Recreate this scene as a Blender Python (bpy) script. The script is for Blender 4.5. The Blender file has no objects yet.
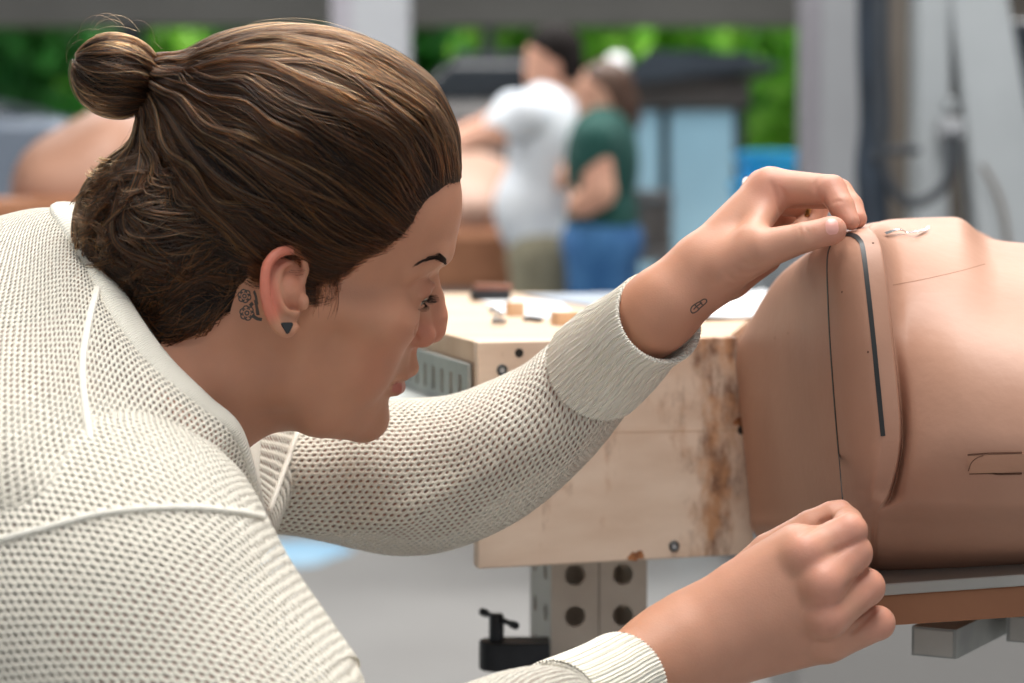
import bpy, math, random
import numpy as np
from mathutils import Vector
from mathutils.bvhtree import BVHTree

random.seed(4)
RNG = np.random.default_rng(7)
SC = bpy.context.scene
COL = SC.collection

# ------------------------------------------------------------------ camera geometry
FPX = 2418.0
CX, CY = 512.0, 341.5
CAMZ = 1.17
PITCH = math.atan((CY - 208) / FPX)
CPI, SPI = math.cos(PITCH), math.sin(PITCH)
CAM = np.array([0, 0, CAMZ])
RCAM = np.array([[1, 0, 0], [0, CPI, SPI], [0, -SPI, CPI]])


def P(px, py, d):
    """measured picture coordinates plus a distance (m) -> point in the place"""
    return CAM + RCAM @ np.array([(px - CX) / FPX * d, d, -(py - CY) / FPX * d])


def PP(lst):
    return np.array([P(*q) for q in lst])


def ray(px, py):
    v = RCAM @ np.array([(px - CX) / FPX, 1.0, -(py - CY) / FPX])
    return v / np.linalg.norm(v)


def zfloor(px, d):
    """x, y of a floor point under picture column px at distance d"""
    return np.array([(px - CX) / FPX * d, d, 0.0])


# ------------------------------------------------------------------ object helpers
def tag(o, label=None, cat=None, group=None, kind=None):
    if label: o['label'] = label
    if cat: o['category'] = cat
    if group: o['group'] = group
    if kind: o['kind'] = kind
    return o


def empty(name, loc, label, cat, group=None):
    o = bpy.data.objects.new(name, None)
    o.location = loc
    o.empty_display_size = 0.05
    COL.objects.link(o)
    return tag(o, label, cat, group)


def origin_of(o):
    v = np.zeros(3)
    while o is not None:
        v += np.array(o.location)
        o = o.parent
    return v


def mk(name, V, Fc, mat, parent=None, uv=None, smooth=True, col=None, org=None, sharp=None):
    """one mesh object; V in place coordinates; Fc (n,4) or (n,3) array or list"""
    V = np.asarray(V, dtype=np.float64)
    if parent is not None:
        off = origin_of(parent)
    elif org is not None:
        off = np.asarray(org, dtype=float)
    else:
        off = np.array([V[:, 0].mean(), V[:, 1].mean(), V[:, 2].min()])
    me = bpy.data.meshes.new(name)
    Vl = V - off
    if isinstance(Fc, np.ndarray):
        n, k = Fc.shape
        me.vertices.add(len(V))
        me.vertices.foreach_set('co', Vl.astype(np.float32).ravel())
        me.loops.add(n * k)
        me.loops.foreach_set('vertex_index', Fc.astype(np.int32).ravel())
        me.polygons.add(n)
        me.polygons.foreach_set('loop_start', np.arange(0, n * k, k, dtype=np.int32))
        me.update(calc_edges=True)
    else:
        me.from_pydata([tuple(v) for v in Vl], [], [tuple(f) for f in Fc])
        me.update()
    me.validate()
    if uv is not None:
        ul = me.uv_layers.new(name='UVMap')
        li = np.zeros(len(me.loops), dtype=np.int32)
        me.loops.foreach_get('vertex_index', li)
        ul.data.foreach_set('uv', np.asarray(uv, dtype=np.float32)[li].ravel())
    if col is not None:
        ca = me.attributes.new('skin_color', 'FLOAT_COLOR', 'POINT')
        c4 = np.ones((len(V), 4), dtype=np.float32)
        c4[:, :3] = col
        ca.data.foreach_set('color', c4.ravel())
    me.polygons.foreach_set('use_smooth', np.full(len(me.polygons), smooth))
    if sharp is not None:
        try:
            me.set_sharp_from_angle(angle=math.radians(sharp))
        except Exception:
            pass
    if mat is not None:
        me.materials.append(mat)
    o = bpy.data.objects.new(name, me)
    COL.objects.link(o)
    if parent is not None:
        o.parent = parent
    else:
        o.location = off
    return o


def copy_tree(o, parent=None):
    c = o.copy()
    COL.objects.link(c)
    c.parent = parent
    for ch in list(o.children):
        copy_tree(ch, c)
    return c


class MB:
    """collects simple shapes for one mesh"""
    def __init__(self):
        self.v, self.f = [], []

    def add(self, V, Fc):
        n = len(self.v)
        self.v += [tuple(map(float, q)) for q in V]
        self.f += [tuple(int(i) + n for i in q) for q in Fc]
        return self

    def hexa(self, bot, top):
        """prism between two polygons with the same number of corners"""
        n = len(bot)
        V = list(bot) + list(top)
        Fc = [tuple(range(n - 1, -1, -1)), tuple(range(n, 2 * n))]
        Fc += [(i, (i + 1) % n, n + (i + 1) % n, n + i) for i in range(n)]
        return self.add(V, Fc)

    def box(self, c, half, rz=0.0):
        cx, cy, cz = c
        hx, hy, hz = half
        ca, sa = math.cos(rz), math.sin(rz)
        pts = [(cx + ca * x - sa * y, cy + sa * x + ca * y) for x, y in ((-hx, -hy), (hx, -hy), (hx, hy), (-hx, hy))]
        return self.hexa([(x, y, cz - hz) for x, y in pts], [(x, y, cz + hz) for x, y in pts])

    def tube(self, pts, rad, n=12, cap=True):
        pts = np.asarray(pts, dtype=float)
        m = len(pts)
        rad = np.full(m, rad) if np.isscalar(rad) else np.asarray(rad, dtype=float)
        T = np.gradient(pts, axis=0)
        T /= np.linalg.norm(T, axis=1)[:, None] + 1e-12
        up = np.array([0, 0, 1.0]) if abs(T[0][2]) < 0.9 else np.array([1.0, 0, 0])
        N = np.cross(T[0], up); N /= np.linalg.norm(N)
        V = []
        a = np.linspace(0, 2 * math.pi, n, endpoint=False)
        for i in range(m):
            N = N - T[i] * (N @ T[i]); N /= np.linalg.norm(N)
            B = np.cross(T[i], N)
            for t in a:
                V.append(pts[i] + rad[i] * (math.cos(t) * N + math.sin(t) * B))
        Fc = [(i * n + j, i * n + (j + 1) % n, (i + 1) * n + (j + 1) % n, (i + 1) * n + j) for i in range(m - 1) for j in range(n)]
        if cap:
            Fc += [tuple(range(n - 1, -1, -1)), tuple(range((m - 1) * n, m * n))]
        return self.add(V, Fc)

    def disc(self, c, nrm, r, h, n=24, r2=None):
        nrm = np.asarray(nrm, dtype=float); nrm /= np.linalg.norm(nrm)
        c = np.asarray(c, dtype=float)
        return self.tube([c, c + nrm * h], [r, r if r2 is None else r2], n)

    def ring(self, c, nrm, R, r, n=28, m=10):
        nrm = np.asarray(nrm, dtype=float); nrm /= np.linalg.norm(nrm)
        a = np.cross(nrm, [0, 0, 1.0] if abs(nrm[2]) < 0.9 else [1.0, 0, 0]); a /= np.linalg.norm(a)
        b = np.cross(nrm, a)
        V = []
        for i in range(n):
            t = 2 * math.pi * i / n
            d = math.cos(t) * a + math.sin(t) * b
            for j in range(m):
                s = 2 * math.pi * j / m
                V.append(np.asarray(c) + d * (R + r * math.cos(s)) + nrm * r * math.sin(s))
        Fc = [(i * m + j, i * m + (j + 1) % m, ((i + 1) % n) * m + (j + 1) % m, ((i + 1) % n) * m + j) for i in range(n) for j in range(m)]
        return self.add(V, Fc)

    def build(self, name, mat, parent=None, smooth=False, bevel=0.0, org=None, sharp=40):
        o = mk(name, np.array(self.v), self.f, mat, parent, smooth=smooth, org=org, sharp=sharp if smooth else None)
        if bevel:
            b = o.modifiers.new('edge', 'BEVEL')
            b.width = bevel; b.segments = 2; b.limit_method = 'ANGLE'
        return o


def cr(K, t, closed=False):
    """Catmull-Rom through rows of K at parameters t (row index units)"""
    K = np.asarray(K, dtype=float)
    n = len(K)
    t = np.asarray(t, dtype=float)
    i = np.floor(t).astype(int)
    if not closed:
        i = np.clip(i, 0, n - 2)
    f = (t - i).reshape((-1,) + (1,) * (K.ndim - 1))
    if closed:
        a, b, c, d = K[(i - 1) % n], K[i % n], K[(i + 1) % n], K[(i + 2) % n]
    else:
        a = np.where((i == 0).reshape(f.shape), 2 * K[0] - K[1], K[np.clip(i - 1, 0, n - 1)])
        b, c = K[i], K[i + 1]
        d = np.where((i == n - 2).reshape(f.shape), 2 * K[n - 1] - K[n - 2], K[np.clip(i + 2, 0, n - 1)])
    return 0.5 * (2 * b + (c - a) * f + (2 * a - 5 * b + 4 * c - d) * f ** 2 + (3 * b - a - 3 * c + d) * f ** 3)


def pch(K, t):
    """like cr for open rows, but without overshoot (crisp steps stay crisp)"""
    K = np.asarray(K, float); n = len(K)
    D = np.diff(K, axis=0)
    m = np.zeros_like(K)
    a, b = D[:-1], D[1:]
    m[1:-1] = np.where(a * b > 0, 2 * a * b / (a + b + np.where(a + b == 0, 1, 0)), 0)
    m[0], m[-1] = D[0], D[-1]
    i = np.clip(np.floor(t).astype(int), 0, n - 2)
    f = (t - i).reshape((-1,) + (1,) * (K.ndim - 1))
    h00 = 2 * f ** 3 - 3 * f ** 2 + 1; h10 = f ** 3 - 2 * f ** 2 + f; h01 = -2 * f ** 3 + 3 * f ** 2; h11 = f ** 3 - f ** 2
    return h00 * K[i] + h10 * m[i] + h01 * K[i + 1] + h11 * m[i + 1]


def grid_faces(m, n, cu=False, cv=False):
    I = np.arange(m if cu else m - 1)
    J = np.arange(n if cv else n - 1)
    I, J = np.meshgrid(I, J, indexing='ij')
    I2, J2 = (I + 1) % m, (J + 1) % n
    return np.stack([I * n + J, I2 * n + J, I2 * n + J2, I * n + J2], -1).reshape(-1, 4)


# ------------------------------------------------------------------ implicit shapes
def smin(a, b, k):
    if k <= 0: return np.minimum(a, b)
    h = np.clip(0.5 + 0.5 * (b - a) / k, 0, 1)
    return b * (1 - h) + a * h - k * h * (1 - h)


class Cone:
    def __init__(s, a, b, ra, rb=None):
        s.a = np.asarray(a, float); s.b = np.asarray(b, float); s.ra = ra; s.rb = ra if rb is None else rb

    def ev(s, p, c=None, R=0):
        ab = s.b - s.a
        t = np.clip((p - s.a) @ ab / (ab @ ab + 1e-12), 0, 1)
        q = p - s.a - t[:, None] * ab
        return np.sqrt((q * q).sum(1)) - (s.ra + (s.rb - s.ra) * t)


class Ell:
    def __init__(s, c, r, M=None):
        s.c = np.asarray(c, float); s.r = np.asarray(r, float); s.M = M

    def ev(s, p, c=None, R=0):
        q = p - s.c
        if s.M is not None: q = q @ s.M
        u = q / s.r
        k0 = np.sqrt((u * u).sum(1)); w = u / s.r
        k1 = np.sqrt((w * w).sum(1)) + 1e-9
        return np.where(k0 < 0.15, (k0 - 1) * s.r.min(), k0 * (k0 - 1) / k1)


class U:
    def __init__(s, k, *ch):
        s.k = k; s.ch = list(ch)

    def ev(s, p, c=None, R=0):
        ch = s.ch
        if c is not None and len(ch) > 2:
            v = np.array([q.ev(c)[0] for q in ch])
            keep = v - R <= v.min() + R + s.k
            ch = [q for q, y in zip(ch, keep) if y]
        d = ch[0].ev(p, c, R)
        for q in ch[1:]:
            d = smin(d, q.ev(p, c, R), s.k)
        return d


class S:
    """first shape minus the others"""
    def __init__(s, k, base, *cut):
        s.k = k; s.base = base; s.cut = cut

    def ev(s, p, c=None, R=0):
        d = s.base.ev(p, c, R)
        for q in s.cut:
            if c is not None and q.ev(c)[0] > R * 2 + 2 * s.k: continue
            d = -smin(-d, q.ev(p), s.k)
        return d


class Sym:
    """child given on the y<0 side, mirrored to the other"""
    def __init__(s, ch): s.ch = ch

    def ev(s, p, c=None, R=0):
        q = p.copy(); q[:, 1] = -np.abs(q[:, 1])
        if c is not None:
            c = c.copy(); c[:, 1] = -np.abs(c[:, 1])
        return s.ch.ev(q, c, R)


class Xf:
    """child in a local frame: place = o + M @ local * s"""
    def __init__(s, ch, o, M, sc=1.0): s.ch = ch; s.o = np.asarray(o, float); s.M = M; s.sc = sc

    def ev(s, p, c=None, R=0):
        q = (p - s.o) @ s.M / s.sc
        if c is not None: c = (c - s.o) @ s.M / s.sc
        return s.ch.ev(q, c, R / s.sc) * s.sc


class Fn:
    def __init__(s, f): s.f = f

    def ev(s, p, c=None, R=0): return s.f(p)


def chain(pts, rad, k=0.0):
    return U(k, *[Cone(pts[i], pts[i + 1], rad[i], rad[i + 1]) for i in range(len(pts) - 1)])


def mesh_sdf(node, lo, hi, h, B=14, relax=2):
    """polygonise an implicit shape (surface nets on sparse blocks)"""
    lo = np.asarray(lo, float)
    nb = np.ceil((np.asarray(hi, float) - lo) / (h * B)).astype(int) + 1
    nb += nb % 2
    SB = nb // 2
    dims = nb * B + 2
    gi = np.stack(np.meshgrid(*[np.arange(n) for n in SB], indexing='ij'), -1).reshape(-1, 3)
    cen = lo + (gi * 2 + 1) * B * h
    Rs = B * h * math.sqrt(3) * 1.05
    dv = node.ev(cen)
    gi = gi[np.abs(dv) < Rs * 1.35]
    loc = np.stack(np.meshgrid(*[np.arange(B + 1)] * 3, indexing='ij'), -1).reshape(-1, 3)
    keyA, posA, quadA = [], [], []
    corners = np.array([[i, j, k] for i in (0, 1) for j in (0, 1) for k in (0, 1)])
    edges = [(a, b) for a in range(8) for b in range(a + 1, 8) if abs(corners[a] - corners[b]).sum() == 1]

    def key(ijk):
        q = ijk + 1
        return (q[..., 0] * dims[1] + q[..., 1]) * dims[2] + q[..., 2]

    for g in gi:
        c = (lo + (g * 2 + 1) * B * h)[None]
        sub = g * 2 + np.array([[i, j, k] for i in (0, 1) for j in (0, 1) for k in (0, 1)])
        sc = lo + (sub + 0.5) * B * h
        dd = node.ev(sc, c, Rs)
        sub = sub[np.abs(dd) < Rs * 0.5 * 1.4]
        if not len(sub): continue
        ijk = (sub[:, None, :] * B + loc[None])
        D = node.ev((lo + ijk.reshape(-1, 3) * h), c, Rs).reshape(len(sub), B + 1, B + 1, B + 1)
        for s, d in zip(sub, D):
            ins = d < 0
            if ins.all() or not ins.any(): continue
            cv = np.stack([d[i:B + i, j:B + j, k:B + k] for i, j, k in corners], -1)
            sg = cv < 0
            act = sg.any(-1) & ~sg.all(-1)
            ci = np.argwhere(act)
            if len(ci):
                v = cv[act]; sv = sg[act]
                acc = np.zeros((len(ci), 3)); cnt = np.zeros(len(ci))
                for a, b in edges:
                    m = sv[:, a] != sv[:, b]
                    t = v[m, a] / (v[m, a] - v[m, b])
                    acc[m] += corners[a] + t[:, None] * (corners[b] - corners[a])
                    cnt[m] += 1
                keyA.append(key(ci + s * B))
                posA.append(lo + (ci + s * B + acc / cnt[:, None]) * h)
            for ax in range(3):
                sl0 = [slice(0, B)] * 3; sl1 = [slice(0, B)] * 3
                sl1[ax] = slice(1, B + 1)
                A = ins[tuple(sl0)]; Bm = ins[tuple(sl1)]
                e = np.argwhere(A != Bm)
                if not len(e): continue
                flip = A[tuple(e.T)]
                e = e + s * B
                o1 = np.zeros(3, int); o1[(ax + 1) % 3] = 1
                o2 = np.zeros(3, int); o2[(ax + 2) % 3] = 1
                q = np.stack([key(e - o1 - o2), key(e - o2), key(e), key(e - o1)], -1)
                q[~flip] = q[~flip][:, ::-1]
                quadA.append(q)
    K = np.concatenate(keyA); X = np.concatenate(posA); Q = np.concatenate(quadA)
    K, ix = np.unique(K, return_index=True); X = X[ix]
    idx = np.searchsorted(K, Q); idx = np.clip(idx, 0, len(K) - 1)
    ok = (K[idx] == Q).all(1)
    Fq = idx[ok]
    for _ in range(relax):                       # light smoothing of grid stepping
        acc = np.zeros_like(X); cnt = np.zeros(len(X))
        for a, b in ((0, 1), (1, 2), (2, 3), (3, 0)):
            np.add.at(acc, Fq[:, a], X[Fq[:, b]]); np.add.at(cnt, Fq[:, a], 1)
        m = cnt > 0
        X[m] = 0.5 * X[m] + 0.5 * acc[m] / cnt[m][:, None]
    return X, Fq


# ------------------------------------------------------------------ materials
def nt(name):
    m = bpy.data.materials.new(name); m.use_nodes = True
    t = m.node_tree
    return m, t, t.nodes, t.links, t.nodes['Principled BSDF']


def srgb(r, g, b):
    f = lambda c: (c / 255 / 12.92) if c / 255 <= 0.04045 else ((c / 255 + 0.055) / 1.055) ** 2.4
    return (f(r), f(g), f(b), 1.0)


def mat_noise(name, c1, c2, scale=8.0, rough=0.6, metal=0.0, bump=0.0, bscale=60.0, detail=5.0, stretch=None, spec=0.5, lo=0.35, hi=0.65):
    m, t, N, L, b = nt(name)
    tc = N.new('ShaderNodeTexCoord')
    src = tc.outputs['Object']
    if stretch:
        mp = N.new('ShaderNodeMapping'); mp.inputs['Scale'].default_value = stretch
        L.new(src, mp.inputs['Vector']); src = mp.outputs['Vector']
    no = N.new('ShaderNodeTexNoise'); no.inputs['Scale'].default_value = scale; no.inputs['Detail'].default_value = detail
    L.new(src, no.inputs['Vector'])
    r = N.new('ShaderNodeValToRGB')
    r.color_ramp.elements[0].position = lo; r.color_ramp.elements[1].position = hi
    r.color_ramp.elements[0].color = c1; r.color_ramp.elements[1].color = c2
    L.new(no.outputs['Fac'], r.inputs['Fac'])
    L.new(r.outputs['Color'], b.inputs['Base Color'])
    b.inputs['Roughness'].default_value = rough
    b.inputs['Metallic'].default_value = metal
    b.inputs['Specular IOR Level'].default_value = spec
    if bump:
        n2 = N.new('ShaderNodeTexNoise'); n2.inputs['Scale'].default_value = bscale; n2.inputs['Detail'].default_value = 4
        L.new(src, n2.inputs['Vector'])
        bp = N.new('ShaderNodeBump'); bp.inputs['Strength'].default_value = bump; bp.inputs['Distance'].default_value = 0.01
        L.new(n2.outputs['Fac'], bp.inputs['Height']); L.new(bp.outputs['Normal'], b.inputs['Normal'])
    return m


M = {}
M['clay'] = mat_noise('clay', srgb(173, 129, 107), srgb(184, 140, 118), 9, 0.5, bump=0.04, bscale=130, spec=0.35)
M['clay_raw'] = mat_noise('clay_raw', srgb(150, 98, 66), srgb(166, 112, 78), 9, 0.6, bump=0.05, bscale=90)
M['black_tape'] = mat_noise('black_tape', srgb(22, 22, 23), srgb(34, 34, 35), 40, 0.45)
M['foil'] = mat_noise('foil', srgb(190, 192, 194), srgb(232, 232, 232), 60, 0.25, metal=0.8)
M['steel'] = mat_noise('steel', srgb(168, 166, 160), srgb(186, 184, 178), 14, 0.5, metal=0.25, bump=0.03)
M['steel_warm'] = mat_noise('steel_warm', srgb(178, 164, 150), srgb(196, 184, 170), 14, 0.5, metal=0.15, bump=0.03)
M['steel_dark'] = mat_noise('steel_dark', srgb(138, 142, 140), srgb(164, 167, 163), 18, 0.5, metal=0.3, bump=0.04)
M['dark_hole'] = mat_noise('dark_hole', srgb(26, 24, 22), srgb(38, 35, 32), 30, 0.8)
M['black_metal'] = mat_noise('black_metal', srgb(22, 23, 26), srgb(36, 37, 41), 30, 0.42, metal=0.3, bump=0.05)
M['chrome'] = mat_noise('chrome', srgb(210, 212, 215), srgb(232, 233, 235), 20, 0.15, metal=1.0)
M['paper'] = mat_noise('paper', srgb(235, 238, 242), srgb(246, 247, 249), 10, 0.7)
M['print'] = mat_noise('print', srgb(120, 134, 152), srgb(168, 178, 190), 14, 0.45, stretch=(1, 4, 1))
M['wood_small'] = mat_noise('wood_small', srgb(206, 168, 132), srgb(224, 190, 154), 20, 0.6, stretch=(1, 8, 1))
M['floor'] = mat_noise('concrete', srgb(132, 130, 128), srgb(146, 144, 142), 0.9, 0.55, bump=0.05, bscale=12)
M['blue_paint'] = mat_noise('blue_floor_paint', srgb(132, 176, 206), srgb(160, 196, 220), 2.5, 0.6)
M['wall_grey'] = mat_noise('wall_grey', srgb(112, 110, 106), srgb(122, 120, 116), 1.5, 0.8)
M['white_steel'] = mat_noise('white_steel', srgb(148, 150, 154), srgb(160, 162, 166), 2, 0.5)
M['lilac_steel'] = mat_noise('lilac_steel', srgb(134, 131, 138), srgb(150, 147, 154), 2, 0.5)
M['machine_grey'] = mat_noise('machine_grey', srgb(146, 151, 154), srgb(160, 165, 168), 3, 0.45)
M['machine_tan'] = mat_noise('machine_tan', srgb(98, 90, 82), srgb(112, 103, 94), 3, 0.6)
M['rubber_blue'] = mat_noise('rubber_blue', srgb(26, 36, 48), srgb(40, 52, 66), 6, 0.5)
M['rubber'] = mat_noise('rubber', srgb(38, 42, 48), srgb(52, 57, 64), 6, 0.5)
M['bark'] = mat_noise('bark', srgb(60, 48, 38), srgb(84, 70, 56), 6, 0.9, stretch=(1, 1, .2))
M['grass'] = mat_noise('grass', srgb(72, 112, 52), srgb(104, 144, 74), 1.0, 0.9)
M['roof_dark'] = mat_noise('roof_dark', srgb(30, 36, 44), srgb(46, 54, 62), 3, 0.5)
M['roof_grey'] = mat_noise('roof_grey', srgb(92, 88, 86), srgb(112, 106, 102), 3, 0.6)
M['panel_sky_tint'] = mat_noise('panel_sky_tint', srgb(178, 222, 240), srgb(200, 234, 248), 0.8, 0.22, metal=0.55)  # pale blue base colour stands in for sky mirrored in the kiosk glass
M['car_grey'] = mat_noise('car_grey', srgb(96, 94, 94), srgb(116, 112, 110), 2, 0.4, metal=0.2)
M['car_silver'] = mat_noise('car_silver', srgb(100, 110, 124), srgb(122, 130, 142), 2, 0.35, metal=0.3)
M['glass_dark'] = mat_noise('glass_dark', srgb(22, 28, 34), srgb(36, 44, 52), 3, 0.15)
M['blue_bin'] = mat_noise('blue_plastic', srgb(24, 158, 222), srgb(50, 184, 240), 6, 0.4)
M['white_cap'] = mat_noise('white_plastic', srgb(236, 238, 240), srgb(248, 248, 248), 6, 0.35)
M['tee_white'] = mat_noise('white_tee', srgb(216, 222, 230), srgb(232, 236, 240), 8, 0.9)
M['tee_green'] = mat_noise('green_tee', srgb(26, 72, 66), srgb(36, 86, 78), 8, 0.9)
M['jeans'] = mat_noise('jeans', srgb(44, 92, 142), srgb(66, 116, 166), 14, 0.9)
M['khaki'] = mat_noise('khaki', srgb(128, 122, 102), srgb(146, 140, 118), 14, 0.9)
M['denim_dark'] = mat_noise('denim_dark', srgb(38, 44, 60), srgb(54, 60, 78), 14, 0.9)
M['skin_far'] = mat_noise('skin_far', srgb(206, 152, 128), srgb(218, 166, 140), 8, 0.6)
M['hair_black'] = mat_noise('hair_black', srgb(22, 17, 16), srgb(32, 25, 23), 20, 0.8, spec=.2)
M['hair_far'] = mat_noise('hair_far', srgb(72, 48, 36), srgb(96, 66, 48), 20, 0.5)
M['shoe'] = mat_noise('shoe', srgb(40, 40, 42), srgb(60, 60, 62), 10, 0.6)
M['earring'] = mat_noise('earring_black', srgb(14, 14, 15), srgb(24, 24, 25), 20, 0.3)
M['ink'] = mat_noise('tattoo_ink', srgb(62, 58, 56), srgb(78, 72, 68), 200, 0.55)
M['mole'] = mat_noise('mole', srgb(88, 56, 44), srgb(98, 62, 48), 200, 0.55)
M['gold'] = mat_noise('ring_brass', srgb(120, 92, 52), srgb(196, 160, 98), 600, 0.35, metal=0.7, lo=.45, hi=.55)
M['scalp'] = mat_noise('hair_base', srgb(24, 17, 14), srgb(36, 25, 20), 60, 0.7, spec=.2)


def leaf_material(name, c1, c2):
    m = mat_noise(name, c1, c2, 1.3, .6)
    N, L = m.node_tree.nodes, m.node_tree.links
    b = N['Principled BSDF']
    t = N.new('ShaderNodeBsdfTranslucent'); mx = N.new('ShaderNodeMixShader'); mx.inputs['Fac'].default_value = .45
    src = b.inputs['Base Color'].links[0].from_socket
    L.new(src, t.inputs['Color']); L.new(b.outputs['BSDF'], mx.inputs[1]); L.new(t.outputs['BSDF'], mx.inputs[2])
    L.new(mx.outputs['Shader'], N['Material Output'].inputs['Surface'])
    return m


M['leaf_a'] = leaf_material('leaf_light', srgb(84, 160, 50), srgb(168, 220, 96))
M['leaf_b'] = leaf_material('leaf_dark', srgb(36, 104, 52), srgb(84, 160, 72))


def skin_material():
    m, t, N, L, b = nt('skin')
    at = N.new('ShaderNodeAttribute'); at.attribute_name = 'skin_color'
    tc = N.new('ShaderNodeTexCoord')
    no = N.new('ShaderNodeTexNoise'); no.inputs['Scale'].default_value = 45; no.inputs['Detail'].default_value = 8
    L.new(tc.outputs['Object'], no.inputs['Vector'])
    mr = N.new('ShaderNodeMapRange'); mr.inputs['To Min'].default_value = 0.88; mr.inputs['To Max'].default_value = 1.12
    L.new(no.outputs['Fac'], mr.inputs['Value'])
    mx = N.new('ShaderNodeMix'); mx.data_type = 'RGBA'; mx.blend_type = 'MULTIPLY'; mx.inputs['Factor'].default_value = 1
    L.new(at.outputs['Color'], mx.inputs['A']); L.new(mr.outputs['Result'], mx.inputs['B'])
    L.new(mx.outputs['Result'], b.inputs['Base Color'])
    b.inputs['Roughness'].default_value = 0.50
    b.inputs['Specular IOR Level'].default_value = 0.36
    b.inputs['Subsurface Weight'].default_value = 0.15
    b.inputs['Subsurface Radius'].default_value = (1.0, 0.35, 0.2)
    b.inputs['Subsurface Scale'].default_value = 0.006
    vo = N.new('ShaderNodeTexVoronoi'); vo.inputs['Scale'].default_value = 900
    n2 = N.new('ShaderNodeTexNoise'); n2.inputs['Scale'].default_value = 260; n2.inputs['Detail'].default_value = 5
    L.new(tc.outputs['Object'], vo.inputs['Vector']); L.new(tc.outputs['Object'], n2.inputs['Vector'])
    ad = N.new('ShaderNodeMath'); ad.operation = 'ADD'
    L.new(vo.outputs['Distance'], ad.inputs[0]); L.new(n2.outputs['Fac'], ad.inputs[1])
    bp = N.new('ShaderNodeBump'); bp.inputs['Strength'].default_value = 0.07; bp.inputs['Distance'].default_value = 0.0010
    L.new(ad.outputs['Value'], bp.inputs['Height']); L.new(bp.outputs['Normal'], b.inputs['Normal'])
    return m


def knit_material(name, a, bb, hole, base, rib=False):
    """open net knit on UV in metres: a = stitch pitch, bb = row pitch"""
    m, t, N, L, b = nt(name)
    uvn = N.new('ShaderNodeUVMap'); uvn.uv_map = 'UVMap'
    sp = N.new('ShaderNodeSeparateXYZ')
    L.new(uvn.outputs['UV'], sp.inputs['Vector'])

    def mth(op, x, y=None, z=None):
        n = N.new('ShaderNodeMath'); n.operation = op
        for i, q in enumerate((x, y, z)):
            if q is None: continue
            if isinstance(q, (int, float)): n.inputs[i].default_value = q
            else: L.new(q, n.inputs[i])
        return n.outputs['Value']
    no = N.new('ShaderNodeTexNoise'); no.inputs['Scale'].default_value = 160; no.inputs['Detail'].default_value = 3
    L.new(uvn.outputs['UV'], no.inputs['Vector'])
    nz = mth('MULTIPLY', mth('SUBTRACT', no.outputs['Fac'], 0.5), 0.5)
    u, v = sp.outputs['X'], sp.outputs['Y']
    b.inputs['Roughness'].default_value = 0.95
    b.inputs['Specular IOR Level'].default_value = 0.15
    b.inputs['Sheen Weight'].default_value = 0.25
    fu = N.new('ShaderNodeTexNoise'); fu.inputs['Scale'].default_value = 1500; fu.inputs['Detail'].default_value = 2
    L.new(uvn.outputs['UV'], fu.inputs['Vector'])
    if rib:
        w = mth('SINE', mth('MULTIPLY', u, 2 * math.pi / a))
        w2 = mth('MULTIPLY', mth('SINE', mth('MULTIPLY', v, 2 * math.pi / 0.0028)), 0.15)
        h = mth('ADD', mth('ADD', w, w2), mth('MULTIPLY', fu.outputs['Fac'], 0.25))
        dist = 0.0004
    else:
        row = mth('DIVIDE', v, bb)
        row = mth('ADD', row, nz)
        ri = mth('FLOOR', row)
        par = mth('MULTIPLY', mth('MODULO', mth('ABSOLUTE', ri), 2.0), 0.5)
        cu = mth('ADD', mth('ADD', mth('DIVIDE', u, a), par), nz)
        du = mth('MULTIPLY', mth('SUBTRACT', mth('FRACT', cu), 0.5), a)
        dv = mth('MULTIPLY', mth('SUBTRACT', mth('FRACT', row), 0.5), bb)
        dus = mth('SUBTRACT', du, mth('MULTIPLY', dv, 0.45))            # slanted eyelets
        e = mth('SQRT', mth('ADD', mth('POWER', mth('DIVIDE', dus, hole[0]), 2.0), mth('POWER', mth('DIVIDE', dv, hole[1]), 2.0)))
        mask = N.new('ShaderNodeMapRange'); mask.inputs['From Min'].default_value = 0.8; mask.inputs['From Max'].default_value = 1.1
        L.new(e, mask.inputs['Value'])
        hh = N.new('ShaderNodeMapRange'); hh.interpolation_type = 'SMOOTHSTEP'
        hh.inputs['From Min'].default_value = 0.6; hh.inputs['From Max'].default_value = 2.3
        L.new(e, hh.inputs['Value'])
        tw = mth('MULTIPLY', mth('SINE', mth('ADD', mth('MULTIPLY', u, 2 * math.pi / (a * 0.25)), mth('MULTIPLY', v, 2 * math.pi / (bb * 0.5)))), 0.10)
        h = mth('ADD', mth('ADD', hh.outputs['Result'], tw), mth('MULTIPLY', fu.outputs['Fac'], 0.18))
        dist = 0.0016
        tr = N.new('ShaderNodeBsdfTransparent')
        mix = N.new('ShaderNodeMixShader')
        L.new(mask.outputs['Result'], mix.inputs['Fac'])
        L.new(tr.outputs['BSDF'], mix.inputs[1]); L.new(b.outputs['BSDF'], mix.inputs[2])
        L.new(mix.outputs['Shader'], N['Material Output'].inputs['Surface'])
    bp = N.new('ShaderNodeBump'); bp.inputs['Strength'].default_value = 0.9; bp.inputs['Distance'].default_value = dist
    L.new(h, bp.inputs['Height']); L.new(bp.outputs['Normal'], b.inputs['Normal'])
    b.inputs['Base Color'].default_value = base
    return m


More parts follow.
